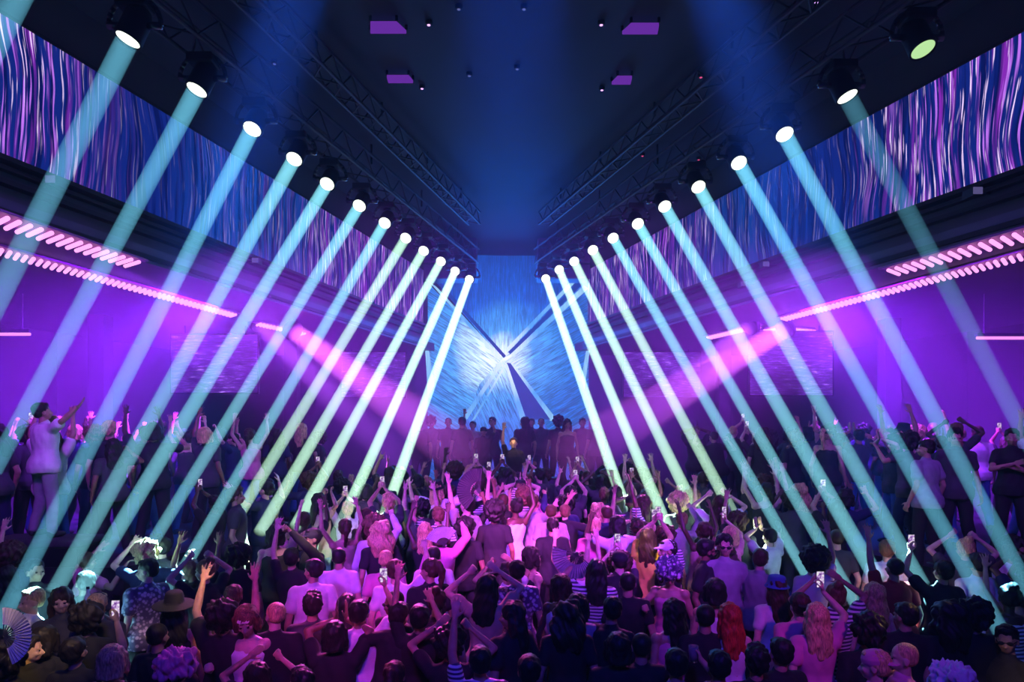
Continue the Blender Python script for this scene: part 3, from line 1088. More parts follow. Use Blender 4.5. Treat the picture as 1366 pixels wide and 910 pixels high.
def hand(bm, wrist, fwd, palm_n, side, style, k=1.0):
    """palm, four unequal bent fingers and a side thumb. palm_n points out of the palm"""
    f = fwd.normalized()
    n = (palm_n - f * palm_n.dot(f)).normalized()
    s = f.cross(n).normalized() * side          # towards the thumb
    pc = wrist + f * .045 * k
    rot = Matrix((s, n, f)).transposed()
    ball(bm, pc, 1, (.040 * k, .015 * k, .050 * k), rot, 12)
    ball(bm, wrist + f * .012 * k, 1, (.027 * k, .019 * k, .03 * k), rot, 10)
    curl = {'open': (8, 12, 10), 'relaxed': (25, 30, 25), 'fist': (78, 85, 60), 'grip': (50, 60, 45), 'point': (78, 85, 60), 'flat': (3, 3, 3), 'horns': (78, 85, 60)}[style]
    L = [(.030, .034, .024, .020), (.010, .038, .027, .022), (-.011, .035, .025, .020), (-.030, .028, .020, .017)]
    spread = {'open': (12, 4, -5, -15), 'flat': (3, 1, -1, -3)}.get(style, (4, 1, -2, -5))
    for i, (off, a, b, c) in enumerate(L):
        cu = curl
        if style == 'point' and i == 0:
            cu = (2, 4, 3)
        if style == 'horns' and i in (0, 3):
            cu = (2, 6, 4)
        p = wrist + f * .083 * k + s * off * k
        sp = math.radians(spread[i])
        d0 = (f * math.cos(sp) + s * math.sin(sp)).normalized()
        ang = 0
        r = .0095
        for j, ln in enumerate((a, b, c)):
            ang += math.radians(cu[j])
            dv = d0 * math.cos(ang) + n * math.sin(ang)
            q = p + dv * ln * k * 1.12
            limb(bm, p, q, (r - .0006 * j) * k, (r - .0012 - .0006 * j) * k, 8)
            p = q
    # thumb leaves the side of the palm near its base
    p = wrist + f * .022 * k + s * .028 * k
    if style in ('open', 'flat', 'relaxed'):
        d1 = (s * .72 + f * .62 + n * .25).normalized()
        d2 = (s * .42 + f * .85 + n * .25).normalized()
    else:
        d1 = (s * .5 + f * .6 + n * .6).normalized()
        d2 = (-s * .35 + f * .65 + n * .6).normalized()
    q = p + d1 * .042 * k
    limb(bm, p, q, .0135 * k, .0108 * k, 8)
    limb(bm, q, q + d2 * .034 * k, .0105 * k, .0085 * k, 8)


def torso_rings(g, e):
    """g: 0 broad, 1 slight build; e: extra thickness for clothing"""
    w = 1 - .1 * g
    return [(.84, .150 + e, .105 + e, -.012), (.90, .168 + e, .118 + e, -.014), (.97, .166 * (1 + .02 * g) + e, .112 + e, -.008), (1.06, .140 * w + e, .098 + e, .0),
            (1.14, .138 * w + e, .098 + e, .004), (1.25, .158 * w + e, .112 + e, .006), (1.34, .170 * w + e, .112 + e * .9, .004), (1.41, .160 * w + e * .8, .092 + e * .7, -.006), (1.455, .105 * w + e * .4, .072 + e * .4, -.012)]


class Pose:
    pass


def build_pose(name, L=None, R=None, lean=(0, 0), head=(0, 0, 0), g=0.0, sleeve=.55, hs=('open', 'open'), Lp=None, Rp=None, stance=.1, wn=None, top='tee', bent=0.0):
    """L, R: wrist targets from the shoulder centre (x out, y forward, z up), in metres; None hangs down"""
    p = Pose()
    p.name = name
    bl = Matrix.Rotation(math.radians(lean[0]), 3, 'X') @ Matrix.Rotation(math.radians(lean[1]), 3, 'Y')
    piv = Vector((0, 0, .95))

    def T(v):
        v = Vector(v)
        k = min(1, max(0, (v.z - .86) / .35))
        q = piv + bl @ (v - piv)
        return v.lerp(q, k)
    w = 1 - .1 * g
    sh = {s: T((s * .172 * w, -.008, 1.405)) for s in (-1, 1)}
    tgt = {-1: L, 1: R}
    pole = {-1: Lp, 1: Rp}
    J = {}
    for s in (-1, 1):
        t = tgt[s] or (.09, .05, -.5)
        tv = sh[s] + Vector((s * t[0], t[1], t[2]))
        po = pole[s] or ((.6, -.4, -.5) if t[2] > -.2 else (.3, -1, 0))
        el, wr = ik(sh[s], tv, .285, .255, Vector((s * po[0], po[1], po[2])))
        J[s] = (el, wr)
    # head frame
    hb = T((0, -.012, 1.50))
    HM = Matrix.Translation(hb) @ (Matrix.Rotation(math.radians(head[1]), 4, 'Z') @ Matrix.Rotation(math.radians(head[0]), 4, 'X') @ Matrix.Rotation(math.radians(head[2]), 4, 'Y'))
    p.head = HM
    bm = bmesh.new()
    loft(bm, torso_rings(g, 0), T)
    # neck and head
    limb(bm, T((0, -.018, 1.42)), HM @ Vector((0, -.004, .05)), .054 * (1 - .12 * g), .050 * (1 - .12 * g), 14)
    for s in (-1, 1):
        limb(bm, T((s * .04, -.02, 1.45)), T((s * .13 * w, -.012, 1.42)), .032, .034, 12)      # trapezius
        ball(bm, sh[s], .056, (1, .95, 1), seg=14)
    X = lambda v: HM @ Vector(v)
    R3 = HM.to_3x3()
    ball(bm, X((0, -.008, .150)), 1, (.076, .094, .090), R3, 22)         # skull
    ball(bm, X((0, .022, .098)), 1, (.062, .070, .072), R3, 20)          # face
    ball(bm, X((0, .050, .060)), 1, (.040, .036, .034), R3, 14)          # jaw, chin
    ball(bm, X((0, .074, .048)), 1, (.020, .014, .015), R3, 10)
    limb(bm, X((0, .088, .128)), X((0, .108, .094)), .0085, .0135, 10)   # nose
    for s in (-1, 1):
        ball(bm, X((s * .013, .098, .092)), .009, seg=8)
        ball(bm, X((s * .030, .080, .142)), 1, (.022, .010, .007), R3, 10)   # brow
        ball(bm, X((s * .040, .070, .098)), 1, (.019, .016, .018), R3, 10)   # cheek
        ball(bm, X((s * .078, -.002, .112)), 1, (.010, .022, .032), R3, 12)  # ear
    ball(bm, X((0, .090, .073)), 1, (.022, .010, .0055), R3, 10)
    ball(bm, X((0, .087, .064)), 1, (.019, .010, .006), R3, 10)
    # arms
    p.hands = {}
    for s in (-1, 1):
        el, wr = J[s]
        limb(bm, sh[s], el, .046 * (1 - .15 * g), .036 * (1 - .12 * g), 14)
        mid = el.lerp(wr, .3)
        limb(bm, el, mid, .036 * (1 - .12 * g), .037 * (1 - .14 * g), 12)
        limb(bm, mid, wr, .037 * (1 - .14 * g), .024 * (1 - .1 * g), 12)
        f = (wr - el).normalized()
        st = hs[0 if s < 0 else 1]
        up = (tgt[s] or (0, 0, -1))[2] > -.15
        fw = f
        pn = Vector((0, 1, .1)) if up else Vector((-s, .2, 0))
        if wn and wn.get(s):
            pn = Vector(wn[s][0])
            if wn[s][1]:
                fw = Vector(wn[s][1])
        hand(bm, wr + f * .01, fw, pn, s if up else s, st, 1 - .06 * g)
        n_ = (pn - fw * pn.dot(fw)).normalized()
        p.hands[s] = (wr + fw.normalized() * .07, fw.normalized(), n_)
    # legs and feet
    for s in (-1, 1):
        hp = Vector((s * .088, -.01, .90))
        kn = Vector((s * (.09 + stance * .3), .03 + bent, .50))
        an = Vector((s * (.09 + stance), -.03, .09))
        limb(bm, hp, kn, .083, .054, 14)
        limb(bm, kn, kn.lerp(an, .35), .052, .053, 12)
        limb(bm, kn.lerp(an, .35), an, .053, .036, 12)
        ball(bm, hp + Vector((0, -.03, .01)), .080, seg=12)
    p.body = fuse(name + '_body', bm, .009, 2)
    # trousers
    bm = bmesh.new()
    loft(bm, [(z, a + .014, b + .014, o) for z, a, b, o in torso_rings(g, 0)[:4]], T)
    for s in (-1, 1):
        hp = Vector((s * .088, -.01, .90))
        kn = Vector((s * (.09 + stance * .3), .03 + bent, .50))
        an = Vector((s * (.09 + stance), -.03, .10))
        limb(bm, hp, kn, .099, .071, 14)
        limb(bm, kn, an, .071, .058, 12)
    p.trousers = fuse(name + '_trousers', bm, .016, 2, .010, .09)
    # shoes
    p.shoes = {}
    for s in (-1, 1):
        bm = bmesh.new()
        an = Vector((s * (.09 + stance), -.03, .05))
        ball(bm, an + Vector((0, .06, -.005)), 1, (.047, .13, .042), None, 14)
        limb(bm, an + Vector((0, -.02, .0)), an + Vector((0, -.01, .06)), .042, .042, 10)
        p.shoes[s] = fuse(name + '_shoe', bm, .014, 1)
    # top
    bm = bmesh.new()
    e = .015 if top != 'loose' else .030
    rr = [(z, a + (.030 if z < 1.0 else (.012 if z < 1.1 else 0)), b + (.034 if z < 1.0 else (.012 if z < 1.1 else 0)), oy) for z, a, b, oy in torso_rings(g, e)]
    if top == 'tank':
        loft(bm, rr[:7] + [(1.385, .120 * w, .098, -.004)], T)
        for s in (-1, 1):
            limb(bm, T((s * .075, .075, 1.35)), T((s * .095, -.005, 1.455)), .016, .014, 8)
            limb(bm, T((s * .095, -.005, 1.455)), T((s * .08, -.095, 1.34)), .014, .016, 8)
    else:
        loft(bm, rr, T)
        for s in (-1, 1):
            el, wr = J[s]
            a = sh[s]
            limb(bm, T((s * .05, -.016, 1.436)), a, .052, .063, 12)
            if sleeve <= 1:
                limb(bm, a, a.lerp(el, sleeve), .060 + (e - .015) * .5, .056 + (e - .015), 14)
            else:
                limb(bm, a, el, .062 + (e - .015) * .6, .050 + (e - .015) * .6, 14)
                limb(bm, el, el.lerp(wr, .93), .050 + (e - .015) * .6, .035, 12)
        # collar
        limb(bm, T((0, -.014, 1.44)), T((0, -.012, 1.468)), .068, .062, 14)
    p.top = fuse(name + '_top', bm, .011, 2, .010, .085)
    return p


# hair and headwear, in the head frame (origin at the neck, face towards +y)
def hair_mesh(kind):
    bm = bmesh.new()
    I = None
    vox, disp, ds = .009, .006, .02
    def cap_(g=0.0, back=0.0):
        ball(bm, (0, -.022 - back, .168), 1, (.087 + g, .098 + g, .088 + g), None, 20)
        ball(bm, (0, -.045, .125), 1, (.079 + g, .068 + g, .072 + g), None, 16)
    if kind == 'buzz':
        ball(bm, (0, -.017, .160), 1, (.081, .093, .086), None, 20)
        ball(bm, (0, -.038, .125), 1, (.074, .066, .062), None, 16)
        disp, vox = .0015, .009
    elif kind == 'short':
        cap_(0)
        ball(bm, (0, .045, .215), 1, (.055, .035, .025), None, 12)
    elif kind == 'quiff':
        cap_(0)
        ball(bm, (.01, .035, .232), 1, (.062, .052, .034), None, 12)
        disp = .012
    elif kind == 'curly':
        ball(bm, (0, -.025, .185), 1, (.118, .118, .108), None, 20)
        ball(bm, (0, -.055, .12), 1, (.10, .08, .08), None, 16)
        disp, ds = .030, .028
    elif kind == 'afro':
        ball(bm, (0, -.02, .20), 1, (.150, .145, .135), None, 22)
        ball(bm, (0, -.055, .13), 1, (.12, .09, .10), None, 16)
        disp, ds = .022, .022
    elif kind == 'long':
        cap_(.006)
        loft(bm, [(-.20, .07, .022, -.105), (-.12, .105, .035, -.10), (-.02, .108, .045, -.088), (.08, .096, .055, -.065), (.16, .085, .06, -.04)])
        for s in (-1, 1):
            limb(bm, (s * .080, -.01, .16), (s * .088, -.02, -.03), .026, .024, 10)
        disp, ds = .012, .03
    elif kind == 'wavy':
        cap_(.012)
        loft(bm, [(-.13, .09, .03, -.10), (-.06, .135, .05, -.09), (.04, .128, .065, -.075), (.14, .10, .07, -.045)])
        for s in (-1, 1):
            limb(bm, (s * .085, .0, .17), (s * .105, -.005, .0), .032, .034, 10)
        disp, ds = .032, .045
    elif kind == 'bob':
        cap_(.010)
        loft(bm, [(.02, .09, .045, -.075), (.08, .102, .06, -.06), (.16, .095, .07, -.04)])
        for s in (-1, 1):
            limb(bm, (s * .085, .005, .17), (s * .088, .01, .05), .026, .028, 10)
        disp = .008
    elif kind == 'bun':
        cap_(.002)
        ball(bm, (0, -.085, .25), .045, (1, 1, 1), None, 14)
        disp = .006
    elif kind == 'ponytail':
        cap_(.002)
        limb(bm, (0, -.11, .20), (0, -.15, .12), .03, .035, 12)
        limb(bm, (0, -.15, .12), (0, -.125, -.09), .035, .014, 12)
        disp = .008
    elif kind == 'beard':
        ball(bm, (0, .055, .058), 1, (.050, .042, .040), None, 14)
        limb(bm, (-.062, .01, .10), (-.04, .05, .06), .018, .02, 10)
        limb(bm, (.062, .01, .10), (.04, .05, .06), .018, .02, 10)
        disp = .006
    elif kind == 'cap':
        ball(bm, (0, -.012, .175), 1, (.090, .104, .084), None, 22)
        loft(bm, [(.150, .088, .102, -.012), (.185, .092, .106, -.012)])
        loft(bm, [(.158, .062, .070, .098), (.170, .060, .066, .094)])
        disp, vox = 0, .008
    elif kind == 'cap_back':
        ball(bm, (0, -.012, .175), 1, (.090, .104, .084), None, 22)
        loft(bm, [(.150, .088, .102, -.012), (.185, .092, .106, -.012)])
        loft(bm, [(.150, .060, .062, -.118), (.163, .058, .060, -.112)])
        disp, vox = 0, .008
    elif kind == 'wide_hat':
        loft(bm, [(.205, .088, .104, -.01), (.26, .082, .096, -.01), (.305, .070, .082, -.012), (.315, .05, .06, -.012)])
        loft(bm, [(.188, .150, .175, -.01), (.182, .185, .205, -.01), (.190, .190, .210, -.01), (.212, .10, .115, -.01)], n=36)
        disp, vox = 0, .008
    elif kind == 'bucket_hat':
        loft(bm, [(.15, .125, .14, -.01), (.175, .105, .12, -.01), (.19, .094, .108, -.01), (.26, .080, .092, -.01), (.27, .06, .07, -.01)], n=30)
        disp, vox = 0, .008
    elif kind == 'fluffy_hat':
        loft(bm, [(.13, .115, .13, -.01), (.17, .118, .13, -.01), (.24, .11, .125, -.01), (.275, .07, .08, -.01)], n=26)
        disp, ds, vox = .035, .022, .008
    elif kind == 'headband':
        loft(bm, [(.168, .088, .102, -.006), (.200, .083, .096, -.01)])
        vox, disp = .008, 0
    elif kind == 'headphones':
        for s in (-1, 1):
            limb(bm, (s * .083, -.01, .115), (s * .105, -.01, .115), .036, .034, 14)
        for i in range(12):
            a0, a1 = PI * i / 12, PI * (i + 1) / 12
            limb(bm, (.097 * math.cos(a0), -.01, .13 + .125 * math.sin(a0)), (.097 * math.cos(a1), -.01, .13 + .125 * math.sin(a1)), .011, .011, 8)
        vox, disp = .008, 0
    elif kind == 'sunglasses':
        for s in (-1, 1):
            ball(bm, (s * .032, .094, .124), 1, (.026, .009, .017), None, 14)
            limb(bm, (s * .056, .085, .128), (s * .080, .0, .128), .0045, .0045, 8)
        limb(bm, (-.012, .100, .130), (.012, .100, .130), .005, .005, 8)
        vox, disp = .0045, 0
    return fuse('hair_' + kind, bm, vox, 2, disp, ds)


HAIR = {}


def get_hair(k):
    if k not in HAIR:
        HAIR[k] = hair_mesh(k)
    return HAIR[k]


UPF = (.10, .16, .50)       # arm up, a little forward
POSES = {}


def pose(name, **kw):
    POSES[name] = build_pose(name, **kw)


pose('idle', hs=('relaxed', 'relaxed'))
pose('idle_slim', g=1, top='tank', hs=('relaxed', 'relaxed'), head=(4, 14, 0))
pose('idle_turned', head=(-4, 38, 4), lean=(-3, 2), hs=('relaxed', 'relaxed'), top='loose')
pose('right_up', R=(.04, .12, .52), hs=('relaxed', 'open'), head=(6, -8, 0), lean=(-2, 3))
pose('right_fist', R=(.12, .20, .42), Rp=(1, -.2, -.3), hs=('relaxed', 'fist'), lean=(-4, -2))
pose('left_up', L=(.05, .10, .52), hs=('open', 'relaxed'), head=(8, 6, 0), g=.6)
pose('left_point', L=(.02, .34, .36), hs=('point', 'relaxed'), sleeve=1.5)
pose('both_up', L=(.08, .14, .50), R=(.06, .10, .51), head=(10, 0, 0), top='loose')
pose('both_up_slim', L=(.14, .08, .48), R=(.10, .16, .48), g=1, top='tank', head=(8, -10, 3), lean=(2, -3))
pose('both_bent', L=(-.02, .12, .34), R=(.02, .10, .33), Lp=(1, .2, .1), Rp=(1, .2, .1), g=1, hs=('relaxed', 'fist'), head=(0, 12, -4))
pose('phone_high', L=(-.16, .26, .40), R=(-.10, .27, .40), hs=('grip', 'grip'), Lp=(1, -.2, -.4), Rp=(1, -.2, -.4), wn={-1: ((.8, .6, 0), (0.1, .1, 1)), 1: ((-.8, .6, 0), (-.1, .1, 1))}, head=(6, 0, 0))
pose('phone_right', R=(.02, .26, .38), hs=('relaxed', 'grip'), wn={1: ((-.9, .3, 0), (0, .2, 1))}, head=(4, -6, 0), g=.5)
pose('clap', L=(-.12, .22, .30), R=(-.12, .22, .30), hs=('flat', 'flat'), wn={-1: ((1, 0, 0), (0, .15, 1)), 1: ((-1, 0, 0), (0, .15, 1))})
pose('cup_right', R=(.10, .28, .16), Rp=(.8, -.3, -.6), hs=('relaxed', 'grip'), wn={1: ((-1, .1, 0), (0, 1, .4))}, lean=(-2, 0))
pose('fan_right', R=(.02, .30, .28), Rp=(1, -.2, -.5), hs=('relaxed', 'grip'), wn={1: ((-1, .2, 0), (-.3, .4, 1))}, g=.7)
pose('horns_left', L=(.06, .18, .46), hs=('horns', 'relaxed'), sleeve=.7, g=.3)
pose('spread', L=(.40, .10, .24), R=(.36, .10, .28), head=(12, 0, 0), top='loose')
pose('reach_right', R=(.44, .04, .28), Rp=(0, -.6, -.6), L=(-.02, .14, .10), Lp=(1, -.2, -.6), hs=('relaxed', 'open'), wn={1: ((0, -.6, .7), (.8, 0, .5))}, head=(8, -20, 0), top='loose', sleeve=.6)
pose('arms_folded', L=(-.20, .20, -.18), R=(-.16, .24, -.13), hs=('relaxed', 'relaxed'), Lp=(1, 0, -.6), Rp=(1, 0, -.6), head=(-6, 0, 0))
pose('look_down', head=(-24, 20, 5), lean=(-5, 0), g=.8, top='tank', R=(.02, .28, -.12), hs=('relaxed', 'grip'))
pose('dance_lean', lean=(-8, 8), L=(.22, .20, .12), Lp=(1, -.3, -.6), R=(.12, .26, .30), hs=('relaxed', 'open'), head=(-4, -20, 0), g=.4, bent=.06)

# ------------------------------------------------------------------ materials of people
SKIN = {'pale': surf('skin_pale', (.62, .40, .30), .5, scale=14), 'tan': surf('skin_tan', (.46, .27, .18), .5, scale=14), 'brown': surf('skin_brown', (.22, .11, .065), .48, scale=14), 'dark': surf('skin_dark', (.09, .045, .03), .45, scale=14)}


def hairmat(name, c):
    """strands: noise drawn out along the height of the head"""
    m, t, o = new_mat('hair_' + name)
    p = N(t, 'ShaderNodeBsdfPrincipled')
    p.inputs['Roughness'].default_value = .55
    p.inputs['Specular IOR Level'].default_value = .3
    nz = N(t, 'ShaderNodeTexNoise', i_Scale=1.0, i_Detail=3.0)
    t.links.new(mapping(t, (110, 110, 14)), nz.inputs['Vector'])
    t.links.new(ramp(t, nz.outputs['Fac'], [(.35, tuple(x * .55 for x in c)), (.65, tuple(min(1, x * 1.5) for x in c))]), p.inputs['Base Color'])
    b = N(t, 'ShaderNodeBump', i_Strength=.25, i_Distance=.01)
    t.links.new(nz.outputs['Fac'], b.inputs['Height'])
    t.links.new(b.outputs[0], p.inputs['Normal'])
    t.links.new(p.outputs[0], o.inputs[0])
    return m


HC = {'black': hairmat('black', (.010, .008, .008)), 'brown': hairmat('brown', (.045, .022, .012)), 'light brown': hairmat('light_brown', (.14, .075, .035)), 'blond': hairmat('blond', (.50, .34, .15)), 'red': hairmat('red', (.38, .035, .02)), 'grey': hairmat('grey', (.30, .28, .27))}
CLOTH = {'black': surf('cloth_black', (.012, .012, .016), .85, bump=.15), 'charcoal': surf('cloth_charcoal', (.045, .045, .055), .85, bump=.15), 'white': surf('cloth_white', (.72, .70, .70), .85, bump=.15), 'grey': surf('cloth_grey', (.28, .27, .30), .85, bump=.15),
         'navy': surf('cloth_navy', (.015, .02, .08), .85, bump=.15), 'pink': surf('cloth_pink', (.65, .20, .38), .8, bump=.15), 'red': surf('cloth_red', (.42, .02, .03), .8, bump=.15), 'beige': surf('cloth_beige', (.42, .33, .24), .85, bump=.15),
         'blue': surf('cloth_blue', (.05, .12, .40), .85, bump=.15), 'yellow': surf('cloth_yellow', (.75, .55, .08), .8, bump=.15)}
m_, t_, o_ = new_mat('cloth_striped')
p_ = N(t_, 'ShaderNodeBsdfPrincipled')
p_.inputs['Roughness'].default_value = .85
w_ = N(t_, 'ShaderNodeTexWave', bands_direction='Z')
w_.inputs['Scale'].default_value = 9
w_.inputs['Distortion'].default_value = 1.0
t_.links.new(mapping(t_, (1, 1, 1)), w_.inputs[0])
t_.links.new(ramp(t_, w_.outputs['Fac'], [(.45, (.04, .03, .08)), (.55, (.75, .7, .72))]), p_.inputs['Base Color'])
t_.links.new(p_.outputs[0], o_.inputs[0])
CLOTH['striped'] = m_
m_, t_, o_ = new_mat('cloth_patterned')
p_ = N(t_, 'ShaderNodeBsdfPrincipled')
w_ = N(t_, 'ShaderNodeTexVoronoi', i_Scale=24.0)
t_.links.new(mapping(t_, (1, 1, 1)), w_.inputs[0])
t_.links.new(ramp(t_, w_.outputs['Distance'], [(.3, (.6, .52, .62)), (.5, (.06, .04, .12))]), p_.inputs['Base Color'])
t_.links.new(p_.outputs[0], o_.inputs[0])
CLOTH['patterned'] = m_
SHOE = surf('shoe_black', (.02, .02, .02), .5)
M_EYE = surf('eye_dark', (.03, .02, .02), .2)
for p in POSES.values():
    for me in (p.body, p.trousers, p.top, p.shoes[-1], p.shoes[1]):
        me.materials.append(None)


def setm(o, m):
    if not o.data.materials:
        o.data.materials.append(None)
    o.material_slots[0].link = 'OBJECT'
    o.material_slots[0].material = m


# the first of each kind is built, every further one is a copy of its objects
PROTO = {}


def part_copy(key, me, name, parent, M=None):
    if key not in PROTO:
        PROTO[key] = bpy.data.objects.new(name, me)
        o = PROTO[key]
    else:
        o = PROTO[key].copy()
        o.name = name
    C.objects.link(o)
    o.parent = parent
    o.matrix_parent_inverse = Matrix()
    o.matrix_basis = M if M is not None else Matrix()
    return o


PEOPLE = []
EYE_ME = None


def eye_mesh():
    global EYE_ME
    if EYE_ME is None:
        bm = bmesh.new()
        ball(bm, (0, 0, 0), 1, (.012, .006, .0065), None, 12)
        EYE_ME = bpy.data.meshes.new('eye')
        bm.to_mesh(EYE_ME)
        bm.free()
        for f in EYE_ME.polygons:
            f.use_smooth = True
    return EYE_ME


def person(x, d, z, pz, face=0., s=1., skin='tan', hair='short', hcol='black', top='black', bottom='black', extra=(), label='', group='people of the crowd', flip=False, face_seen=False, hatm='black', name='person'):
    p = POSES[pz]
    key = ('body', pz)
    o = part_copy(key, p.body, name, None)
    o.location = (x, d, z)
    o.rotation_euler = (0, 0, math.radians(face))
    o.scale = (-s if flip else s, s, s)
    setm(o, SKIN[skin])
    tag(o, label, 'person', group)
    setm(part_copy(('top', pz), p.top, 'top', o), CLOTH[top])
    setm(part_copy(('trousers', pz), p.trousers, 'trousers', o), CLOTH[bottom])
    if z > 1.5 or d < 5.2:
        for q in (-1, 1):
            setm(part_copy(('shoe', pz, q), p.shoes[q], 'shoe', o), SHOE)
    if hair:
        setm(part_copy(('hair', hair), get_hair(hair), 'hair', o, p.head), HC[hcol])
    for k in extra:
        m = {'headphones': CLOTH['charcoal'], 'sunglasses': BLACK, 'beard': HC[hcol], 'headband': CLOTH['white']}.get(k, CLOTH[hatm])
        setm(part_copy(('hair', k), get_hair(k), {'beard': 'beard', 'headphones': 'headphones', 'sunglasses': 'sunglasses', 'headband': 'headband', 'cap': 'cap', 'cap_back': 'cap'}.get(k, 'hat'), o, p.head), m)
    if face_seen:
        for q in (-1, 1):
            setm(part_copy('eye', eye_mesh(), 'eye', o, p.head @ Matrix.Translation((q * .031, .0885, .124))), M_EYE)
    PEOPLE.append(dict(o=o, x=x, d=d, z=z, pose=pz, s=s, flip=flip, face=face))
    return o

# ------------------------------------------------------------------ stage, booth
STAGE_Z = 1.42
bm = bmesh.new()
add_box(bm, (-1.7, 14.2, .91), (1.9, 16.3, STAGE_Z))
struct('floor_stage', bm, TIERM)
bm = bmesh.new()
add_box(bm, (-2.6, 16.3, .0), (2.5, 20.5, 1.75))
struct('floor_stage_rear', bm, TIERM)
for s_ in (-1, 1):
    pass
bx, by = P(685, 600, 14.0).x, 14.45
r = thing('dj_booth', (bx, by, STAGE_Z), 'dark booth table with decks and a mixer in front of the performer', 'dj booth')
bm = bmesh.new()
add_box(bm, (-.95, -.05, -.5), (.95, .02, .92), bev=.01)
obj('front_panel', bm, surf('booth_front', (.03, .02, .06), .3), r)
bm = bmesh.new()
add_box(bm, (-1.0, -.06, .92), (1.0, .34, .96), bev=.01)
obj('table_top', bm, BLACK, r)
for k in (-1, 1):
    bm = bmesh.new()
    add_box(bm, (k * .93 - .02, .0, 0), (k * .93 + .02, .32, .92))
    obj('side_panel', bm, BLACK, r)
for k, lab in ((-.45, 'deck'), (.45, 'deck')):
    r2 = thing('turntable_deck', (bx + k, by + .14, STAGE_Z + .96), 'black player deck on the %s half of the booth table' % ('left' if k < 0 else 'right'), 'music player', 'player decks on the booth')
    bm = bmesh.new()
    add_box(bm, (-.16, -.17, 0), (.16, .17, .10), bev=.01)
    obj('case', bm, BLACK, r2)
    bm = bmesh.new()
    lathe(bm, [(0, .10), (.11, .10), (.11, .118), (0, .12)], 28)
    obj('jog_wheel', bm, TRUSS, r2)
    bm = bmesh.new()
    add_box(bm, (-.1, .12, .10), (.1, .165, .15))
    obj('display', bm, glow('deck_display', (.3, .5, 1), .7), r2)
r2 = thing('mixer', (bx, by + .14, STAGE_Z + .96), 'black mixer between the two decks on the booth table', 'mixer')
bm = bmesh.new()
add_box(bm, (-.14, -.17, 0), (.14, .17, .10), bev=.01)
obj('case', bm, BLACK, r2)
for i in range(4):
    for j in range(3):
        bm = bmesh.new()
        add_tube(bm, (-.09 + i * .06, -.02 + j * .06, .10), (-.09 + i * .06, -.02 + j * .06, .125), .013, n=10)
        obj('knob', bm, TRUSS, r2)

# ------------------------------------------------------------------ crowd
HC_Z = 1.645


def solve(x, y, s=1.0, dmin=4.3, dmax=19.0):
    d = dmin
    while d < dmax:
        X = (x - CX) / F * d
        if floor_z(X, d) + HC_Z * s >= H + (HOR - y) / F * d:
            return X, d, floor_z(X, d)
        d += .02
    return None


def vary(r):
    return dict(skin=r.choice(['pale', 'tan', 'tan', 'brown', 'pale', 'dark']), bottom=r.choice(['black', 'navy', 'charcoal', 'blue']))


HEROES = []      # (x, y, pose, kwargs)


def hero(x, y, pz, label, d=None, z=None, dx=0, **kw):
    s = kw.get('s', 1.0)
    if d is None:
        q = solve(x, y, s)
        if q is None:
            print('NO DEPTH', x, y)
            return None
        X, d, z = q
    else:
        X = (x - CX) / F * d
        if z is None:
            z = H + (HOR - y) / F * d - HC_Z * s
    o = person(X, d, z, pz, label=label, **kw)
    HEROES.append((x, y, d, o))
    return o


# performer and the people on the stage
DJ = hero(685, 591, 'left_up', 'performer in a black T-shirt behind the booth, facing the crowd with one arm raised', d=15.1, z=STAGE_Z, s=1.03, face=180, flip=True, skin='pale', hair='short', hcol='brown', top='black', face_seen=True)
r_ = random.Random(5)
for i, (x, y, pz, hr, tc_) in enumerate([(560, 566, 'idle', 'short', 'black'), (577, 560, 'idle_turned', 'curly', 'charcoal'), (598, 561, 'idle', 'buzz', 'black'), (616, 556, 'idle', 'short', 'charcoal'), (632, 567, 'right_up', 'short', 'grey'),
                              (657, 552, 'idle', 'quiff', 'black'), (699, 560, 'idle_turned', 'long', 'black'), (709, 551, 'idle', 'short', 'black'), (722, 562, 'idle', 'buzz', 'charcoal'), (744, 553, 'idle', 'curly', 'black'),
                              (757, 565, 'idle_slim', 'long', 'black'), (777, 553, 'idle', 'short', 'black'), (795, 560, 'idle', 'short', 'charcoal'), (645, 575, 'horns_left', 'cap', 'black')]):
    d = 17.0 + (i * 37 % 10) * .28
    X = (x - CX) / F * d
    z = 1.75
    s = (H + (HOR - y) / F * d - z) / HC_Z
    s = min(1.12, max(.9, s))
    hr_ = None if hr == 'cap' else hr
    o = person(X, d, z, pz, face=180 if i % 3 else 20, s=s, skin='tan', hair=hr_ or 'short', hcol='black', top=tc_, extra=('cap',) if hr == 'cap' else (), group='guests standing on the stage',
               label='%s guest in dark clothes standing on the stage in front of the lit video wall' % ('first second third fourth fifth sixth seventh eighth ninth tenth eleventh twelfth thirteenth fourteenth'.split()[i]))
    HEROES.append((x, y, d, o))

# people that stand out, from the photograph
hero(60, 548, 'reach_right', 'man in a white T-shirt above the left crowd, one arm stretched towards the stage', d=8.9, s=1.0, skin='tan', hair='short', hcol='black', top='white', bottom='grey', face=-25)
MANL = HEROES[-1][3]
hero(1275, 583, 'idle', 'man in a dark T-shirt on the right platform, standing taller than his neighbour', d=8.9, skin='tan', hair='quiff', hcol='black', top='charcoal', face=160, face_seen=True)
hero(1236, 597, 'idle_turned', 'man in a grey T-shirt on the right platform, back to the camera', d=8.75, s=.95, skin='tan', hair='short', hcol='black', top='grey', face=20)
hero(1350, 582, 'arms_folded', 'person in dark clothes at the far right of the platform', d=9.3, skin='tan', hair='short', hcol='black', top='black', face=150)
hero(967, 727, 'idle', 'tall man in sunglasses and a grey T-shirt facing the camera', s=1.08, skin='tan', hair='quiff', hcol='black', top='grey', face=172, extra=('sunglasses',), face_seen=True)
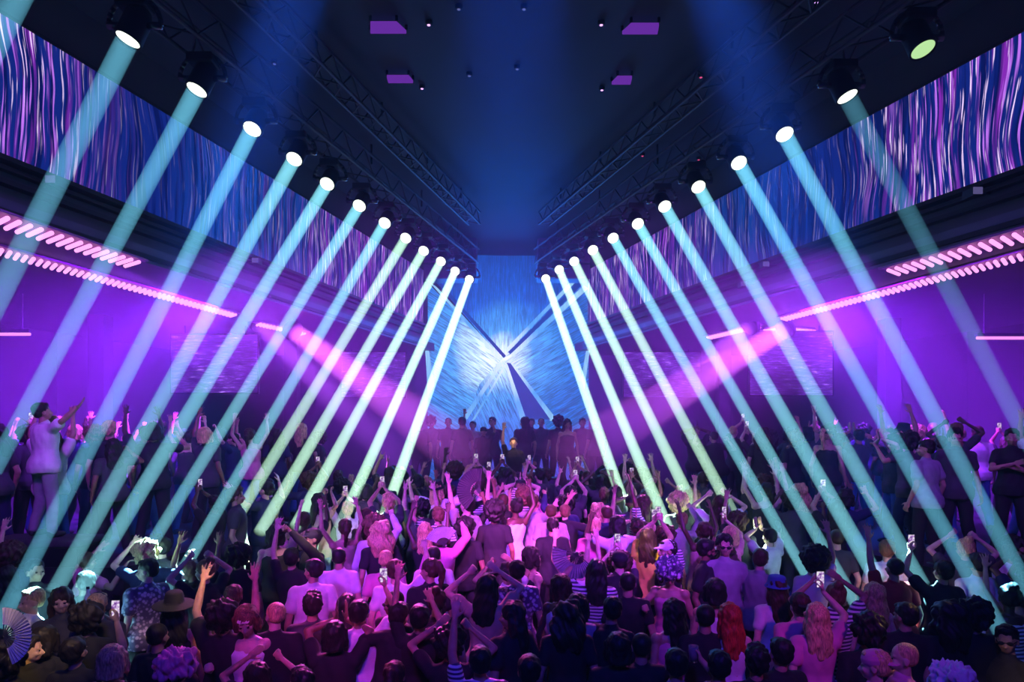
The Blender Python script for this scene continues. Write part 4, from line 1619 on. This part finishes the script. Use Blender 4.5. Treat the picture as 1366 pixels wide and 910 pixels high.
hero(940, 731, 'idle_turned', 'bearded man in sunglasses beside the tall man in grey', s=1.05, skin='brown', hair='short', hcol='black', top='black', face=-120, extra=('sunglasses', 'beard'))
hero(893, 733, 'idle_turned', 'person in a white cap and black top left of the bearded man', s=1.03, skin='tan', hair='short', top='black', face=60, extra=('cap',), hatm='white')
hero(866, 716, 'phone_high', 'woman in a yellow top holding a phone up with both hands', skin='tan', hair='long', hcol='brown', top='yellow', face=-30)
hero(895, 762, 'look_down', 'woman in a fluffy flowered hat and glasses, face turned to the camera', skin='tan', hair='bob', hcol='brown', top='pink', face=150, extra=('fluffy_hat', 'sunglasses'), hatm='patterned', face_seen=True)
hero(335, 833, 'look_down', 'woman with a headband in pink light, face turned down towards the camera', skin='pale', hair='bob', hcol='light brown', top='white', face=170, extra=('headband',), face_seen=True)
hero(363, 820, 'idle_turned', 'short-haired blond man in black with a bright pink neck, behind the headband woman', skin='pale', hair='buzz', hcol='blond', top='black', face=10)
hero(415, 762, 'idle_turned', 'man in a pale pink T-shirt seen from behind with cropped dark hair', skin='tan', hair='short', hcol='black', top='white', face=20)
hero(453, 742, 'idle', 'man with cropped hair in a white T-shirt seen from behind, left of the raised phone', skin='tan', hair='buzz', hcol='black', top='white', face=0)
hero(417, 806, 'idle', 'man with a flat black crop standing between pink and black shirts', skin='tan', hair='quiff', hcol='black', top='charcoal', face=15)
hero(447, 845, 'clap', 'dark-haired person in a black long shirt clapping near the front', skin='brown', hair='bob', hcol='black', top='black', face=0)
hero(415, 725, 'left_point', 'man in a dark cap with a warmly lit face and one fist lifted', skin='tan', hair='short', extra=('cap',), hatm='charcoal', top='black', face=130, face_seen=True)
hero(300, 842, 'both_up', 'person stretching both fists up high beside the yellow-lit woman', skin='tan', hair='curly', hcol='black', top='black', face=0)
hero(273, 776, 'both_bent', 'woman in a black tank top, side of the face lit yellow', skin='pale', hair='bun', hcol='light brown', top='black', face=60, face_seen=True)
hero(196, 768, 'idle_turned', 'man with a yellow-lit face and a black patterned shirt', skin='pale', hair='short', hcol='black', top='patterned', face=60, face_seen=True)
hero(212, 846, 'idle', 'man with a shaved head and a pink ear in the left front', skin='tan', hair='buzz', hcol='black', top='black', face=-10)
hero(233, 812, 'idle_slim', 'person under a wide-brimmed black hat in the left front', skin='tan', hair='long', hcol='black', top='black', face=10, extra=('wide_hat',))
hero(236, 893, 'idle', 'person in a fluffy pink hat at the lower left', skin='tan', hair='short', top='black', face=0, extra=('fluffy_hat',), hatm='pink')
hero(132, 806, 'idle', 'blond person wearing headphones behind the raised phone on the left', skin='pale', hair='short', hcol='blond', top='charcoal', face=10, extra=('headphones',))
hero(152, 878, 'idle_slim', 'person with bobbed grey-blond hair at the lower left', skin='pale', hair='bob', hcol='blond', top='black', face=0)
hero(102, 866, 'phone_right', 'dark-haired man in black filming with a raised phone at the left', skin='tan', hair='short', hcol='black', top='black', face=0)
hero(14, 880, 'fan_right', 'dark-haired man in the lower left corner holding an open folding fan', skin='tan', hair='curly', hcol='black', top='black', face=0, flip=True)
hero(40, 800, 'idle', 'woman with a brightly lit face looking back at the left edge', skin='pale', hair='short', hcol='blond', top='white', face=150, face_seen=True)
hero(82, 800, 'cup_right', 'woman with long brown hair lifting a clear bottle at the left', skin='pale', hair='long', hcol='brown', top='charcoal', face=-150, flip=True, face_seen=True)
hero(48, 778, 'idle', 'man in a black shirt looking down, behind the woman with the bottle', skin='tan', hair='short', hcol='black', top='black', face=-120, face_seen=True)
hero(38, 862, 'idle_turned', 'woman with a yellow-lit face turned right in the left front', skin='pale', hair='short', hcol='black', top='black', face=-110, face_seen=True)
hero(62, 852, 'idle', 'person with a round head of black hair beside the yellow-lit face', skin='pale', hair='bob', hcol='black', top='black', face=0)
hero(118, 834, 'idle', 'person with tousled black hair behind the man filming', skin='tan', hair='curly', hcol='black', top='black', face=0, s=.98)
hero(318, 742, 'idle', 'dark-haired man under the tip of a beam, holding still', skin='tan', hair='curly', hcol='black', top='black', face=10)
hero(390, 742, 'left_up', 'man in a black shirt with his bare arm and fist raised in warm light', skin='pale', hair='short', hcol='black', top='black', face=0)
hero(529, 776, 'right_fist', 'man in a pink-lit white T-shirt punching his bent arm up', skin='pale', hair='short', hcol='brown', top='white', face=0)
hero(515, 745, 'idle', 'man with cropped blond hair in pink light behind the punching arm', skin='pale', hair='buzz', hcol='blond', top='pink', face=0)
hero(480, 815, 'phone_right', 'man in a white long-sleeved shirt holding up a lit phone', skin='tan', hair='short', hcol='black', top='white', face=0)
hero(524, 803, 'idle', 'man in dark glasses looking sideways below the pink arm', skin='brown', hair='buzz', hcol='black', top='black', face=140, extra=('sunglasses',), face_seen=True)
hero(519, 840, 'dance_lean', 'broad man in black leaning with dark cropped hair', skin='tan', hair='short', hcol='black', top='black', face=0)
hero(579, 740, 'idle', 'man with a dark crop in a white top, hands beside him', skin='tan', hair='buzz', hcol='black', top='white', face=0)
hero(572, 778, 'idle_turned', 'person with a short ponytail in pink rim light', skin='tan', hair='ponytail', hcol='brown', top='black', face=30)
hero(583, 800, 'idle', 'man with an undercut and hair tied up', skin='tan', hair='bun', hcol='brown', top='black', face=0)
hero(660, 697, 'idle', 'person with a large round afro in the middle of the crowd', skin='brown', hair='afro', hcol='black', top='black', face=0)
hero(620, 705, 'idle', 'person with tall dark curls left of the afro', skin='brown', hair='curly', hcol='black', top='black', face=0)
hero(690, 770, 'idle', 'man in a patterned shirt with short curly hair, dead centre', skin='tan', hair='short', hcol='black', top='patterned', face=0)
hero(712, 742, 'idle_slim', 'woman in profile with dark hair right of centre', skin='pale', hair='bob', hcol='black', top='black', face=-70, face_seen=True)
hero(737, 700, 'idle', 'man with a round dark crop right of the afro', skin='tan', hair='short', hcol='black', top='black', face=0)
hero(793, 701, 'idle', 'man with bleached hair glowing in pink light', skin='pale', hair='short', hcol='blond', top='pink', face=0)
hero(735, 682, 'idle', 'man with a shaved round head behind the dark crop', skin='pale', hair='buzz', hcol='brown', top='grey', face=0)
hero(806, 690, 'idle_turned', 'man in a navy T-shirt looking right under the beam tip', skin='tan', hair='buzz', hcol='brown', top='navy', face=-20)
hero(795, 768, 'fan_right', 'woman in a striped top holding a lace fan out to the side', skin='tan', hair='long', hcol='black', top='striped', face=0, flip=True)
hero(837, 776, 'idle', 'man with a narrow dark crop right of the striped top', skin='tan', hair='buzz', hcol='black', top='black', face=0, s=1.03)
hero(812, 812, 'idle_turned', 'man in profile with pink light on his cheek', skin='tan', hair='short', hcol='black', top='black', face=-40)
hero(971, 842, 'idle_slim', 'woman with long straight red hair and a pale top', skin='pale', hair='long', hcol='red', top='white', face=0, s=1.0)
hero(1035, 783, 'idle', 'person in a big violet-lit bucket hat and a pale top', skin='pale', hair='long', hcol='brown', top='white', face=10, extra=('bucket_hat',), hatm='blue')
hero(1066, 806, 'idle', 'person in a dark cap turned backwards and a pink top', skin='pale', hair='short', hcol='brown', top='pink', face=0, extra=('cap_back',))
hero(1088, 836, 'phone_right', 'woman with long blond hair filming with her phone held up', skin='pale', hair='long', hcol='blond', top='pink', face=0)
hero(1008, 880, 'idle', 'man with a square dark crop in the right front', skin='tan', hair='quiff', hcol='black', top='black', face=0)
hero(1040, 868, 'idle', 'man with slightly curly dark hair beside the square crop', skin='tan', hair='short', hcol='black', top='black', face=10)
hero(902, 884, 'cup_right', 'large dark-haired man reaching up with a glass', skin='tan', hair='short', hcol='black', top='grey', face=0)
hero(855, 860, 'idle', 'man with one pink-lit ear in the front middle right', skin='tan', hair='buzz', hcol='black', top='black', face=0)
hero(940, 838, 'idle', 'man with a shaved neck left of the red hair', skin='tan', hair='buzz', hcol='black', top='black', face=0)
hero(958, 886, 'idle', 'man with dark hair below the red-haired woman', skin='tan', hair='short', hcol='black', top='black', face=0)
hero(1205, 828, 'idle_turned', 'man in a shiny black jacket, his cheek edged with warm light', skin='tan', hair='short', hcol='black', top='black', face=-15)
hero(1156, 842, 'idle', 'person with a big head of dark curls at the right', skin='tan', hair='curly', hcol='black', top='black', face=0, s=1.03)
hero(1203, 875, 'idle', 'man with a close-shaved blond head turned sideways in pink light', skin='pale', hair='buzz', hcol='blond', top='pink', face=75, face_seen=True)
hero(1168, 888, 'idle_turned', 'person in a pink cap turned backwards at the lower right', skin='pale', hair='short', hcol='blond', top='pink', face=20, extra=('cap_back',), hatm='pink')
hero(1196, 756, 'right_up', 'man in a red top with one bare arm straight up', skin='tan', hair='buzz', hcol='black', top='red', face=0, flip=True)
hero(1163, 792, 'idle_slim', 'woman with long pink-blond hair beside the red top', skin='pale', hair='long', hcol='blond', top='pink', face=0)
hero(1256, 776, 'phone_right', 'dark-haired man filming at the right with a bright phone', skin='tan', hair='short', hcol='black', top='black', face=0, flip=True)
hero(1303, 750, 'idle', 'man with headphones and a white shirt at the right', skin='tan', hair='short', hcol='black', top='white', face=0, extra=('headphones',))
hero(1298, 822, 'idle', 'tall person with bushy dark hair at the right front', skin='tan', hair='curly', hcol='black', top='black', face=0)
hero(1262, 822, 'idle', 'person with frizzy hair beside the bushy dark hair', skin='tan', hair='wavy', hcol='black', top='black', face=10)
hero(1350, 852, 'idle_turned', 'man in glasses with a warm-lit face at the lower right', skin='tan', hair='short', hcol='black', top='black', face=100, extra=('sunglasses',), face_seen=True)
hero(1268, 914, 'idle', 'person in a pale knitted hat at the lower right', skin='tan', hair='short', top='black', face=0, extra=('fluffy_hat',), hatm='white')
hero(1085, 748, 'left_up', 'person with an afro and an arm stretched up at the right', skin='tan', hair='afro', hcol='black', top='white', face=0, flip=True)
hero(1115, 731, 'idle', 'man with a shaved head behind the right beam tips', skin='pale', hair='buzz', hcol='brown', top='charcoal', face=0)
hero(1010, 744, 'idle_turned', 'person with cropped hair right of the tall man in sunglasses', skin='pale', hair='short', hcol='brown', top='grey', face=-60, face_seen=True)
hero(706, 892, 'idle', 'person with a loop of white light on the shoulder, front middle', skin='tan', hair='short', hcol='black', top='navy', face=0)
hero(645, 880, 'right_up', 'person in a striped top at the front with one long arm up', skin='tan', hair='short', hcol='black', top='striped', face=0, flip=True)
hero(600, 858, 'both_bent', 'person with both forearms up and dark hair, front middle left', skin='tan', hair='curly', hcol='black', top='black', face=0)
hero(560, 835, 'left_up', 'person in black with the left arm bent over the head', skin='tan', hair='short', hcol='black', top='black', face=0)
hero(757, 838, 'idle', 'person with very wide wavy hair, front middle', skin='tan', hair='wavy', hcol='black', top='black', face=0)
hero(770, 808, 'idle', 'person with dark shoulder-length hair in front of the fan', skin='tan', hair='bob', hcol='black', top='grey', face=0)
hero(683, 835, 'idle_turned', 'woman turning her head to the left, front middle', skin='tan', hair='long', hcol='black', top='black', face=40)
hero(824, 862, 'idle', 'person with smooth dark hair, front, left of the pink ear', skin='tan', hair='bob', hcol='black', top='black', face=0)
hero(895, 815, 'idle_slim', 'woman with dark hair under the lifted glass', skin='tan', hair='long', hcol='black', top='pink', face=20)

# everyone else
rng = random.Random(21)
placed = [(h[3].location.x, h[3].location.y) for h in HEROES]
hpx = []
for h in HEROES:
    L_ = h[3].location
    hpx.append((h[0], h[1], .13 / h[2] * F, h[2]))
zones = []
cand = []
for _ in range(26000):
    d = 4.9 + 10.0 * rng.random() ** .8
    u = rng.random() * 1450 - 42
    X = (u - CX) / F * d
    cand.append((X, d))
LBL = {'both_up': 'both arms up', 'both_up_slim': 'both arms up', 'right_up': 'right arm up', 'left_up': 'left arm up', 'right_fist': 'right fist up', 'left_point': 'pointing up', 'both_bent': 'forearms up',
       'phone_high': 'hands overhead', 'phone_right': 'right hand up', 'clap': 'clapping', 'cup_right': 'reaching forward', 'fan_right': 'reaching forward', 'horns_left': 'making horns', 'spread': 'arms spread', 'dance_lean': 'dancing',
       'idle': 'arms down', 'idle_slim': 'arms down', 'idle_turned': 'looking aside', 'arms_folded': 'arms folded', 'look_down': 'looking down', 'reach_right': 'right arm out'}
MANY = []
for X, d in cand:
    if len(MANY) >= 200:
        break
    fz = floor_z(X, d)
    side = fz in (.8, 1.68)
    lim = .43 if not side else (.5 if fz == .8 else .62)
    if d > 13.6 and abs(X) < 2.2:
        continue
    if 8.25 < d < 9.0 and (X < tier_x('left', 8.6, 0) + .3 or X > tier_x('right', 8.6, 0) - .3):
        continue
    if d > 8.6 and not side and (X < tier_x('left', d, 0) + .2 or X > tier_x('right', d, 0) - .2):
        continue
    if side and min(abs(X - tier_x('left', d, k)) for k in (0, 1)) < .25 or side and min(abs(X - tier_x('right', d, k)) for k in (0, 1)) < .25:
        continue
    if side and fz == 1.68 and abs(X) > 9:
        continue
    if any((X - a) ** 2 + (d - b) ** 2 < lim * lim for a, b in placed):
        continue
    s = rng.uniform(.92, 1.06)
    px = CX + X / d * F
    py = HOR - (fz + HC_Z * s - H) / d * F
    if px < -30 or px > 1396 or py > 935:
        continue
    hr = .14 / d * F
    bad = False
    for hx_, hy_, hw_, hd_ in hpx:
        if d < hd_ - .05 and abs(px - hx_) < hw_ + hr * .9 and py - hr * 1.2 < hy_ + hw_ * 1.3 and py > hy_ - hw_ * 3:
            bad = True
            break
    if bad:
        continue
    placed.append((X, d))
    MANY.append((X, d, fz, s, px, py))
rows = sorted(MANY, key=lambda t: t[1])
bands = {}
for t in MANY:
    X, d, fz = t[:3]
    zone = 'left lower platform' if fz == .8 and X < 0 else 'right lower platform' if fz == .8 else 'left upper platform' if fz == 1.68 and X < 0 else 'right upper platform' if fz == 1.68 else 'dance floor'
    bands.setdefault((zone, int((d - 4.3) / 1.2)), []).append(t)
ORD = 'first second third fourth fifth sixth seventh eighth ninth tenth eleventh twelfth thirteenth fourteenth fifteenth sixteenth seventeenth eighteenth nineteenth twentieth twenty-first twenty-second twenty-third twenty-fourth twenty-fifth twenty-sixth twenty-seventh twenty-eighth twenty-ninth thirtieth'.split()
UP = ['both_up', 'both_up_slim', 'right_up', 'left_up', 'right_fist', 'left_point', 'both_bent', 'phone_high', 'clap', 'horns_left', 'spread', 'phone_right']
DOWN = ['idle', 'idle_slim', 'idle_turned', 'dance_lean', 'idle', 'cup_right', 'idle_turned']
rowno = {}
for zone in sorted({k[0] for k in bands}):
    for n_, kb in enumerate(sorted(k for k in bands if k[0] == zone)):
        rowno[kb] = n_
for kb, mem in sorted(bands.items()):
    mem.sort(key=lambda t: t[4])
    for j, (X, d, fz, s, px, py) in enumerate(mem):
        side = kb[0] != 'dance floor'
        pu = .25 if d < 6.6 else (.45 if d < 9 else .85)
        if side:
            pu = .45
        up_ = UP if 6 < d < 10 else UP[:-1]
        pz = rng.choice(up_) if rng.random() < pu else rng.choice(DOWN)
        slim = POSES[pz].name in ('idle_slim', 'both_up_slim', 'both_bent', 'look_down')
        hair = rng.choice(['long', 'bob', 'wavy', 'bun', 'ponytail', 'long']) if slim else rng.choice(['short', 'buzz', 'quiff', 'curly', 'short', 'bob', 'afro'] if rng.random() < .8 else ['long', 'wavy'])
        hcol = rng.choice(['black', 'black', 'black', 'brown', 'brown', 'light brown', 'blond'])
        topc = rng.choice(['black', 'black', 'charcoal', 'white', 'grey', 'navy', 'black', 'beige', 'pink', 'white', 'striped'])
        if side and rng.random() < .7:
            topc = rng.choice(['black', 'charcoal', 'navy', 'black'])
        ex = rng.choice([()] * 9 + [('cap',), ('cap_back',), ('bucket_hat',), ('sunglasses',)])
        face = rng.gauss(0, 22) if not side else (rng.gauss(0, 30) - 18 * (1 if X > 0 else -1))
        st = {'short': 'short', 'buzz': 'cropped', 'quiff': 'swept-up', 'curly': 'curly', 'afro': 'rounded', 'long': 'long', 'wavy': 'wavy', 'bob': 'bobbed', 'bun': 'knotted', 'ponytail': 'tied-back'}[hair]
        if ex:
            st = {'cap': 'capped', 'cap_back': 'back-capped', 'bucket_hat': 'hatted', 'sunglasses': 'shaded'}[ex[0]]
        lab = '%s %s hair, %s top, %s; %s row %d, %s from left' % (st, hcol.replace(' ', '-'), topc, LBL[pz], kb[0], rowno[kb] + 1, ORD[j])
        person(X, d, fz, pz, face=face, s=s, hair=hair, hcol=hcol, top=topc, extra=ex, flip=rng.random() < .5, label=lab, group='people of the crowd', **vary(rng))
print('PEOPLE', len(PEOPLE))

# banquette under the man in white on the left platform
L_ = MANL.location
bz = floor_z(L_.x, L_.y)
r = thing('banquette', (L_.x, L_.y, bz), 'low dark padded bench on the left platform under the man in white', 'bench')
hgt = L_.z - bz
bm = bmesh.new()
add_box(bm, (-.6, -.28, .0), (.6, .28, hgt - .1), bev=.01)
obj('base', bm, BLACK, r)
bm = bmesh.new()
add_box(bm, (-.62, -.29, hgt - .1), (.62, .29, hgt), bev=.03)
obj('cushion', bm, CLOTH['charcoal'], r, True)

# ------------------------------------------------------------------ things held up
def hand_world(o, s):
    rec = next(p for p in PEOPLE if p['o'] == o)
    p = POSES[rec['pose']]
    c, f, n = p.hands[s]
    M = Matrix.Translation(o.location) @ Matrix.Rotation(o.rotation_euler.z, 4, 'Z') @ Matrix.Diagonal((*o.scale, 1))
    return M @ c, (M.to_3x3() @ f).normalized(), (M.to_3x3() @ n).normalized()


m_ph, t_, o_ = new_mat('phone_screen')
vz = N(t_, 'ShaderNodeTexNoise', i_Scale=30.0, i_Detail=3.0)
t_.links.new(mapping(t_, (1, 1, 1)), vz.inputs['Vector'])
e_ = N(t_, 'ShaderNodeEmission')
t_.links.new(ramp(t_, vz.outputs['Fac'], [(.40, (.16, .03, .30)), (.5, (.6, .35, .8)), (.58, (1, .95, 1))]), e_.inputs[0])
e_.inputs[1].default_value = .9
t_.links.new(e_.outputs[0], o_.inputs[0])


def phone(c, up, out, label):
    """upright phone; out points from the screen to the viewer"""
    up = up.normalized()
    out = (out - up * out.dot(up)).normalized()
    x = up.cross(out)
    r = thing('phone', c, label, 'phone', 'phones held up in the crowd')
    r.rotation_euler = Matrix((x, -out, up)).transposed().to_euler()
    bm = bmesh.new()
    add_box(bm, (-.037, -.0045, -.077), (.037, .0045, .077), bev=.004)
    obj('case', bm, BLACK, r)
    bm = bmesh.new()
    add_box(bm, (-.034, -.0056, -.073), (.034, -.0046, .073))
    obj('screen', bm, m_ph, r)
    bm = bmesh.new()
    for q in (0, .018):
        lathe(bm, [(.006, 0), (.006, .003), (0, .003)], 12, Matrix.Translation((-.02, .0045, .055 - q)) @ Matrix.Rotation(-PI / 2, 4, 'X'))
    obj('camera_bump', bm, TRUSS, r)
    return r


def by_label(w):
    return next(h[3] for h in HEROES if w in h[3]['label'])


n_ph = 0
for rec in list(PEOPLE):
    if rec['pose'] in ('phone_high', 'phone_right'):
        o = rec['o']
        if rec['pose'] == 'phone_high':
            a, f1, n1 = hand_world(o, -1)
            b, f2, n2 = hand_world(o, 1)
            c = (a + b) / 2 + Vector((0, 0, .045))
        else:
            a, f1, n1 = hand_world(o, 1)
            c = a + n1 * .022 + Vector((0, 0, .045))
        back = Matrix.Rotation(o.rotation_euler.z, 3, 'Z') @ Vector((0, -1, 0))
        w = o['label'].split(';')
        n_ph += 1
        if len(w) > 1:
            lb = 'phone of the %s person, %s' % (w[0].split(' hair')[0] + '-haired', w[1].strip())
        else:
            lb = 'lit phone of the ' + ' '.join(o['label'].replace(' both hands', '').split()[:10])
        phone(c, Vector((0, 0, 1)), back, lb)


# folding fans
def fan(c, up, out, R, label, mat_leaf, spread=160):
    up = up.normalized()
    out = (out - up * out.dot(up)).normalized()
    x = up.cross(out)
    r = thing('folding_fan', c, label, 'fan')
    r.rotation_euler = Matrix((x, -out, up)).transposed().to_euler()
    n = 22
    bm = bmesh.new()
    inner, outer = [], []
    for i in range(2 * n + 1):
        a = math.radians(-spread / 2 + spread * i / (2 * n))
        y = .004 if i % 2 else -.004
        inner.append((bm.verts.new((math.sin(a) * R * .42, y, math.cos(a) * R * .42)), bm.verts.new((math.sin(a) * R * .42, y + .0015, math.cos(a) * R * .42))))
        outer.append((bm.verts.new((math.sin(a) * R, y * 1.6, math.cos(a) * R)), bm.verts.new((math.sin(a) * R, y * 1.6 + .0015, math.cos(a) * R))))
    for i in range(2 * n):
        for k in (0, 1):
            bm.faces.new((inner[i][k], inner[i + 1][k], outer[i + 1][k], outer[i][k]))
        bm.faces.new((outer[i][0], outer[i + 1][0], outer[i + 1][1], outer[i][1]))
        bm.faces.new((inner[i][0], inner[i + 1][0], inner[i + 1][1], inner[i][1]))
    obj('leaf', bm, mat_leaf, r)
    for i in range(n // 2 + 1):
        a = math.radians(-spread / 2 + spread * i / (n // 2))
        d = Vector((math.sin(a), 0, math.cos(a)))
        bm = bmesh.new()
        add_tube(bm, -d * .02 + Vector((0, .006, 0)), d * R * .97 + Vector((0, .008, 0)), .0045, .003, n=6)
        obj('stick', bm, CLOTH['charcoal'], r)
    bm = bmesh.new()
    add_tube(bm, (0, -.008, 0), (0, .014, 0), .008, n=10)
    obj('rivet', bm, TRUSS, r)
    return r


fo = by_label('lace fan')
c, f, n_ = hand_world(fo, 1)

fan(c + Vector((-.02, -.09, .02)), Vector((-.55, 0, -1)), Vector((0, -1, .1)), .27, 'open pale lace fan held upside down above the striped top', CLOTH['grey'])
fo = by_label('folding fan')
c, f, n_ = hand_world(fo, 1)
fan(P(4, 850, 4.95), Vector((1, 0, .25)), Vector((0, -1, .1)), .21, 'open white folding fan at the left edge above the corner man', CLOTH['white'])
fan(P(640, 655, 9.6), Vector((-.9, 0, .35)), Vector((.1, -1, -.1)), .32, 'large dark open fan lifted over the middle of the crowd', CLOTH['charcoal'], 150)
fan(P(592, 728, 7.9), Vector((-.25, 0, 1)), Vector((0, -1, .1)), .22, 'pale fan held upright left of centre beside pink hair', CLOTH['white'], 110)

# drinks
def glass_mat():
    m, t, o = new_mat('clear_glass')
    p = N(t, 'ShaderNodeBsdfPrincipled')
    p.inputs['Transmission Weight'].default_value = .85
    p.inputs['Roughness'].default_value = .05
    p.inputs['Base Color'].default_value = (.85, .9, 1, 1)
    t.links.new(p.outputs[0], o.inputs[0])
    return m


GL = glass_mat()
for w, kind, lab in (('reaching up with a glass', 'tumbler', 'clear tumbler with a pale drink lifted over the front of the crowd'), ('lifting a clear bottle', 'bottle', 'clear bottle with a turquoise label lifted beside the bright face at the left')):
    o = by_label(w)
    c, f, n_ = hand_world(o, 1)
    q = c + n_ * .045
    r = thing(kind, q + Vector((0, 0, -.06)), lab, 'drink')
    bm = bmesh.new()
    if kind == 'tumbler':
        lathe(bm, [(0, 0), (.034, 0), (.041, .13), (.038, .13), (.032, .008), (0, .008)], 24)
        obj('glass', bm, GL, r, True)
        bm = bmesh.new()
        lathe(bm, [(0, .010), (.031, .010), (.035, .085), (0, .085)], 24)
        obj('drink', bm, surf('pale_drink', (.7, .45, .65), .2), r, True)
    else:
        lathe(bm, [(0, 0), (.036, 0), (.038, .02), (.038, .15), (.03, .19), (.014, .225), (.013, .27), (0, .27)], 24)
        obj('glass', bm, surf('bottle_glass', (.55, .75, .8), .1, spec=.8), r, True)
        bm = bmesh.new()
        lathe(bm, [(.0385, .05), (.0392, .05), (.0392, .11), (.0385, .11)], 24)
        obj('label', bm, surf('turquoise_label', (.02, .5, .55), .5), r, True)
        bm = bmesh.new()
        lathe(bm, [(.015, .262), (.015, .282), (0, .283)], 18)
        obj('cap', bm, TRUSS, r, True)


# ------------------------------------------------------------------ which lamp lights what
all_shafts = [q for q, _ in SHAFTS]
wash_set = link_set('wash_receivers', all_shafts)
all_people = [z for p in PEOPLE for z in [p['o']] + list(p['o'].children)]
blue_set = link_set('ceiling_smoke_receivers', all_shafts + all_people)
air_set = link_set('smoke_receivers', all_people)
key_set = link_set('key_receivers', all_shafts + [hz])
own = {src: bo for bo, src in SHAFTS}
PARTS_OF = {p['o']: [p['o']] + list(p['o'].children) for p in PEOPLE}


def BEAM_SET(src):
    """its own shaft, and the people standing where the beam lands"""
    k = bpy.data.collections.new('beam_receivers')
    bo = own[src]
    k.objects.link(bo)
    Mx = Matrix.Translation(bo.parent.location) @ bo.rotation_euler.to_matrix().to_4x4()
    tip = Mx @ Vector((0, 0, bo['ln']))
    for p in PEOPLE:
        if (Vector((p['x'], p['d'], p['z'] + 1.3)) - tip).length < .5:
            for z in PARTS_OF[p['o']]:
                k.objects.link(z)
    return k


for q in [q for q in SC.objects if q.type == 'LIGHT']:
    q.light_linking.receiver_collection = BEAM_SET(q) if q in own else (key_set if q.name.split('.')[0] in ('magenta_key', 'violet_wash', 'pink_wash', 'navy_fill', 'warm_spot') else (air_set if q.name.startswith('air_wash') else (blue_set if q.name.startswith('blue') else (link_set('platform_receivers', [hz]) if q.name[:5] == 'platf' else None if q.name[:5] in ('strip', 'balco') else wash_set))))

blockers = bpy.data.collections.new('beam_blockers')
for p in PEOPLE:
    for z in PARTS_OF[p['o']]:
        blockers.objects.link(z)
if not PEOPLE:
    blockers.objects.link(SHAFTS[0][0])
for src in own:
    src.light_linking.blocker_collection = blockers
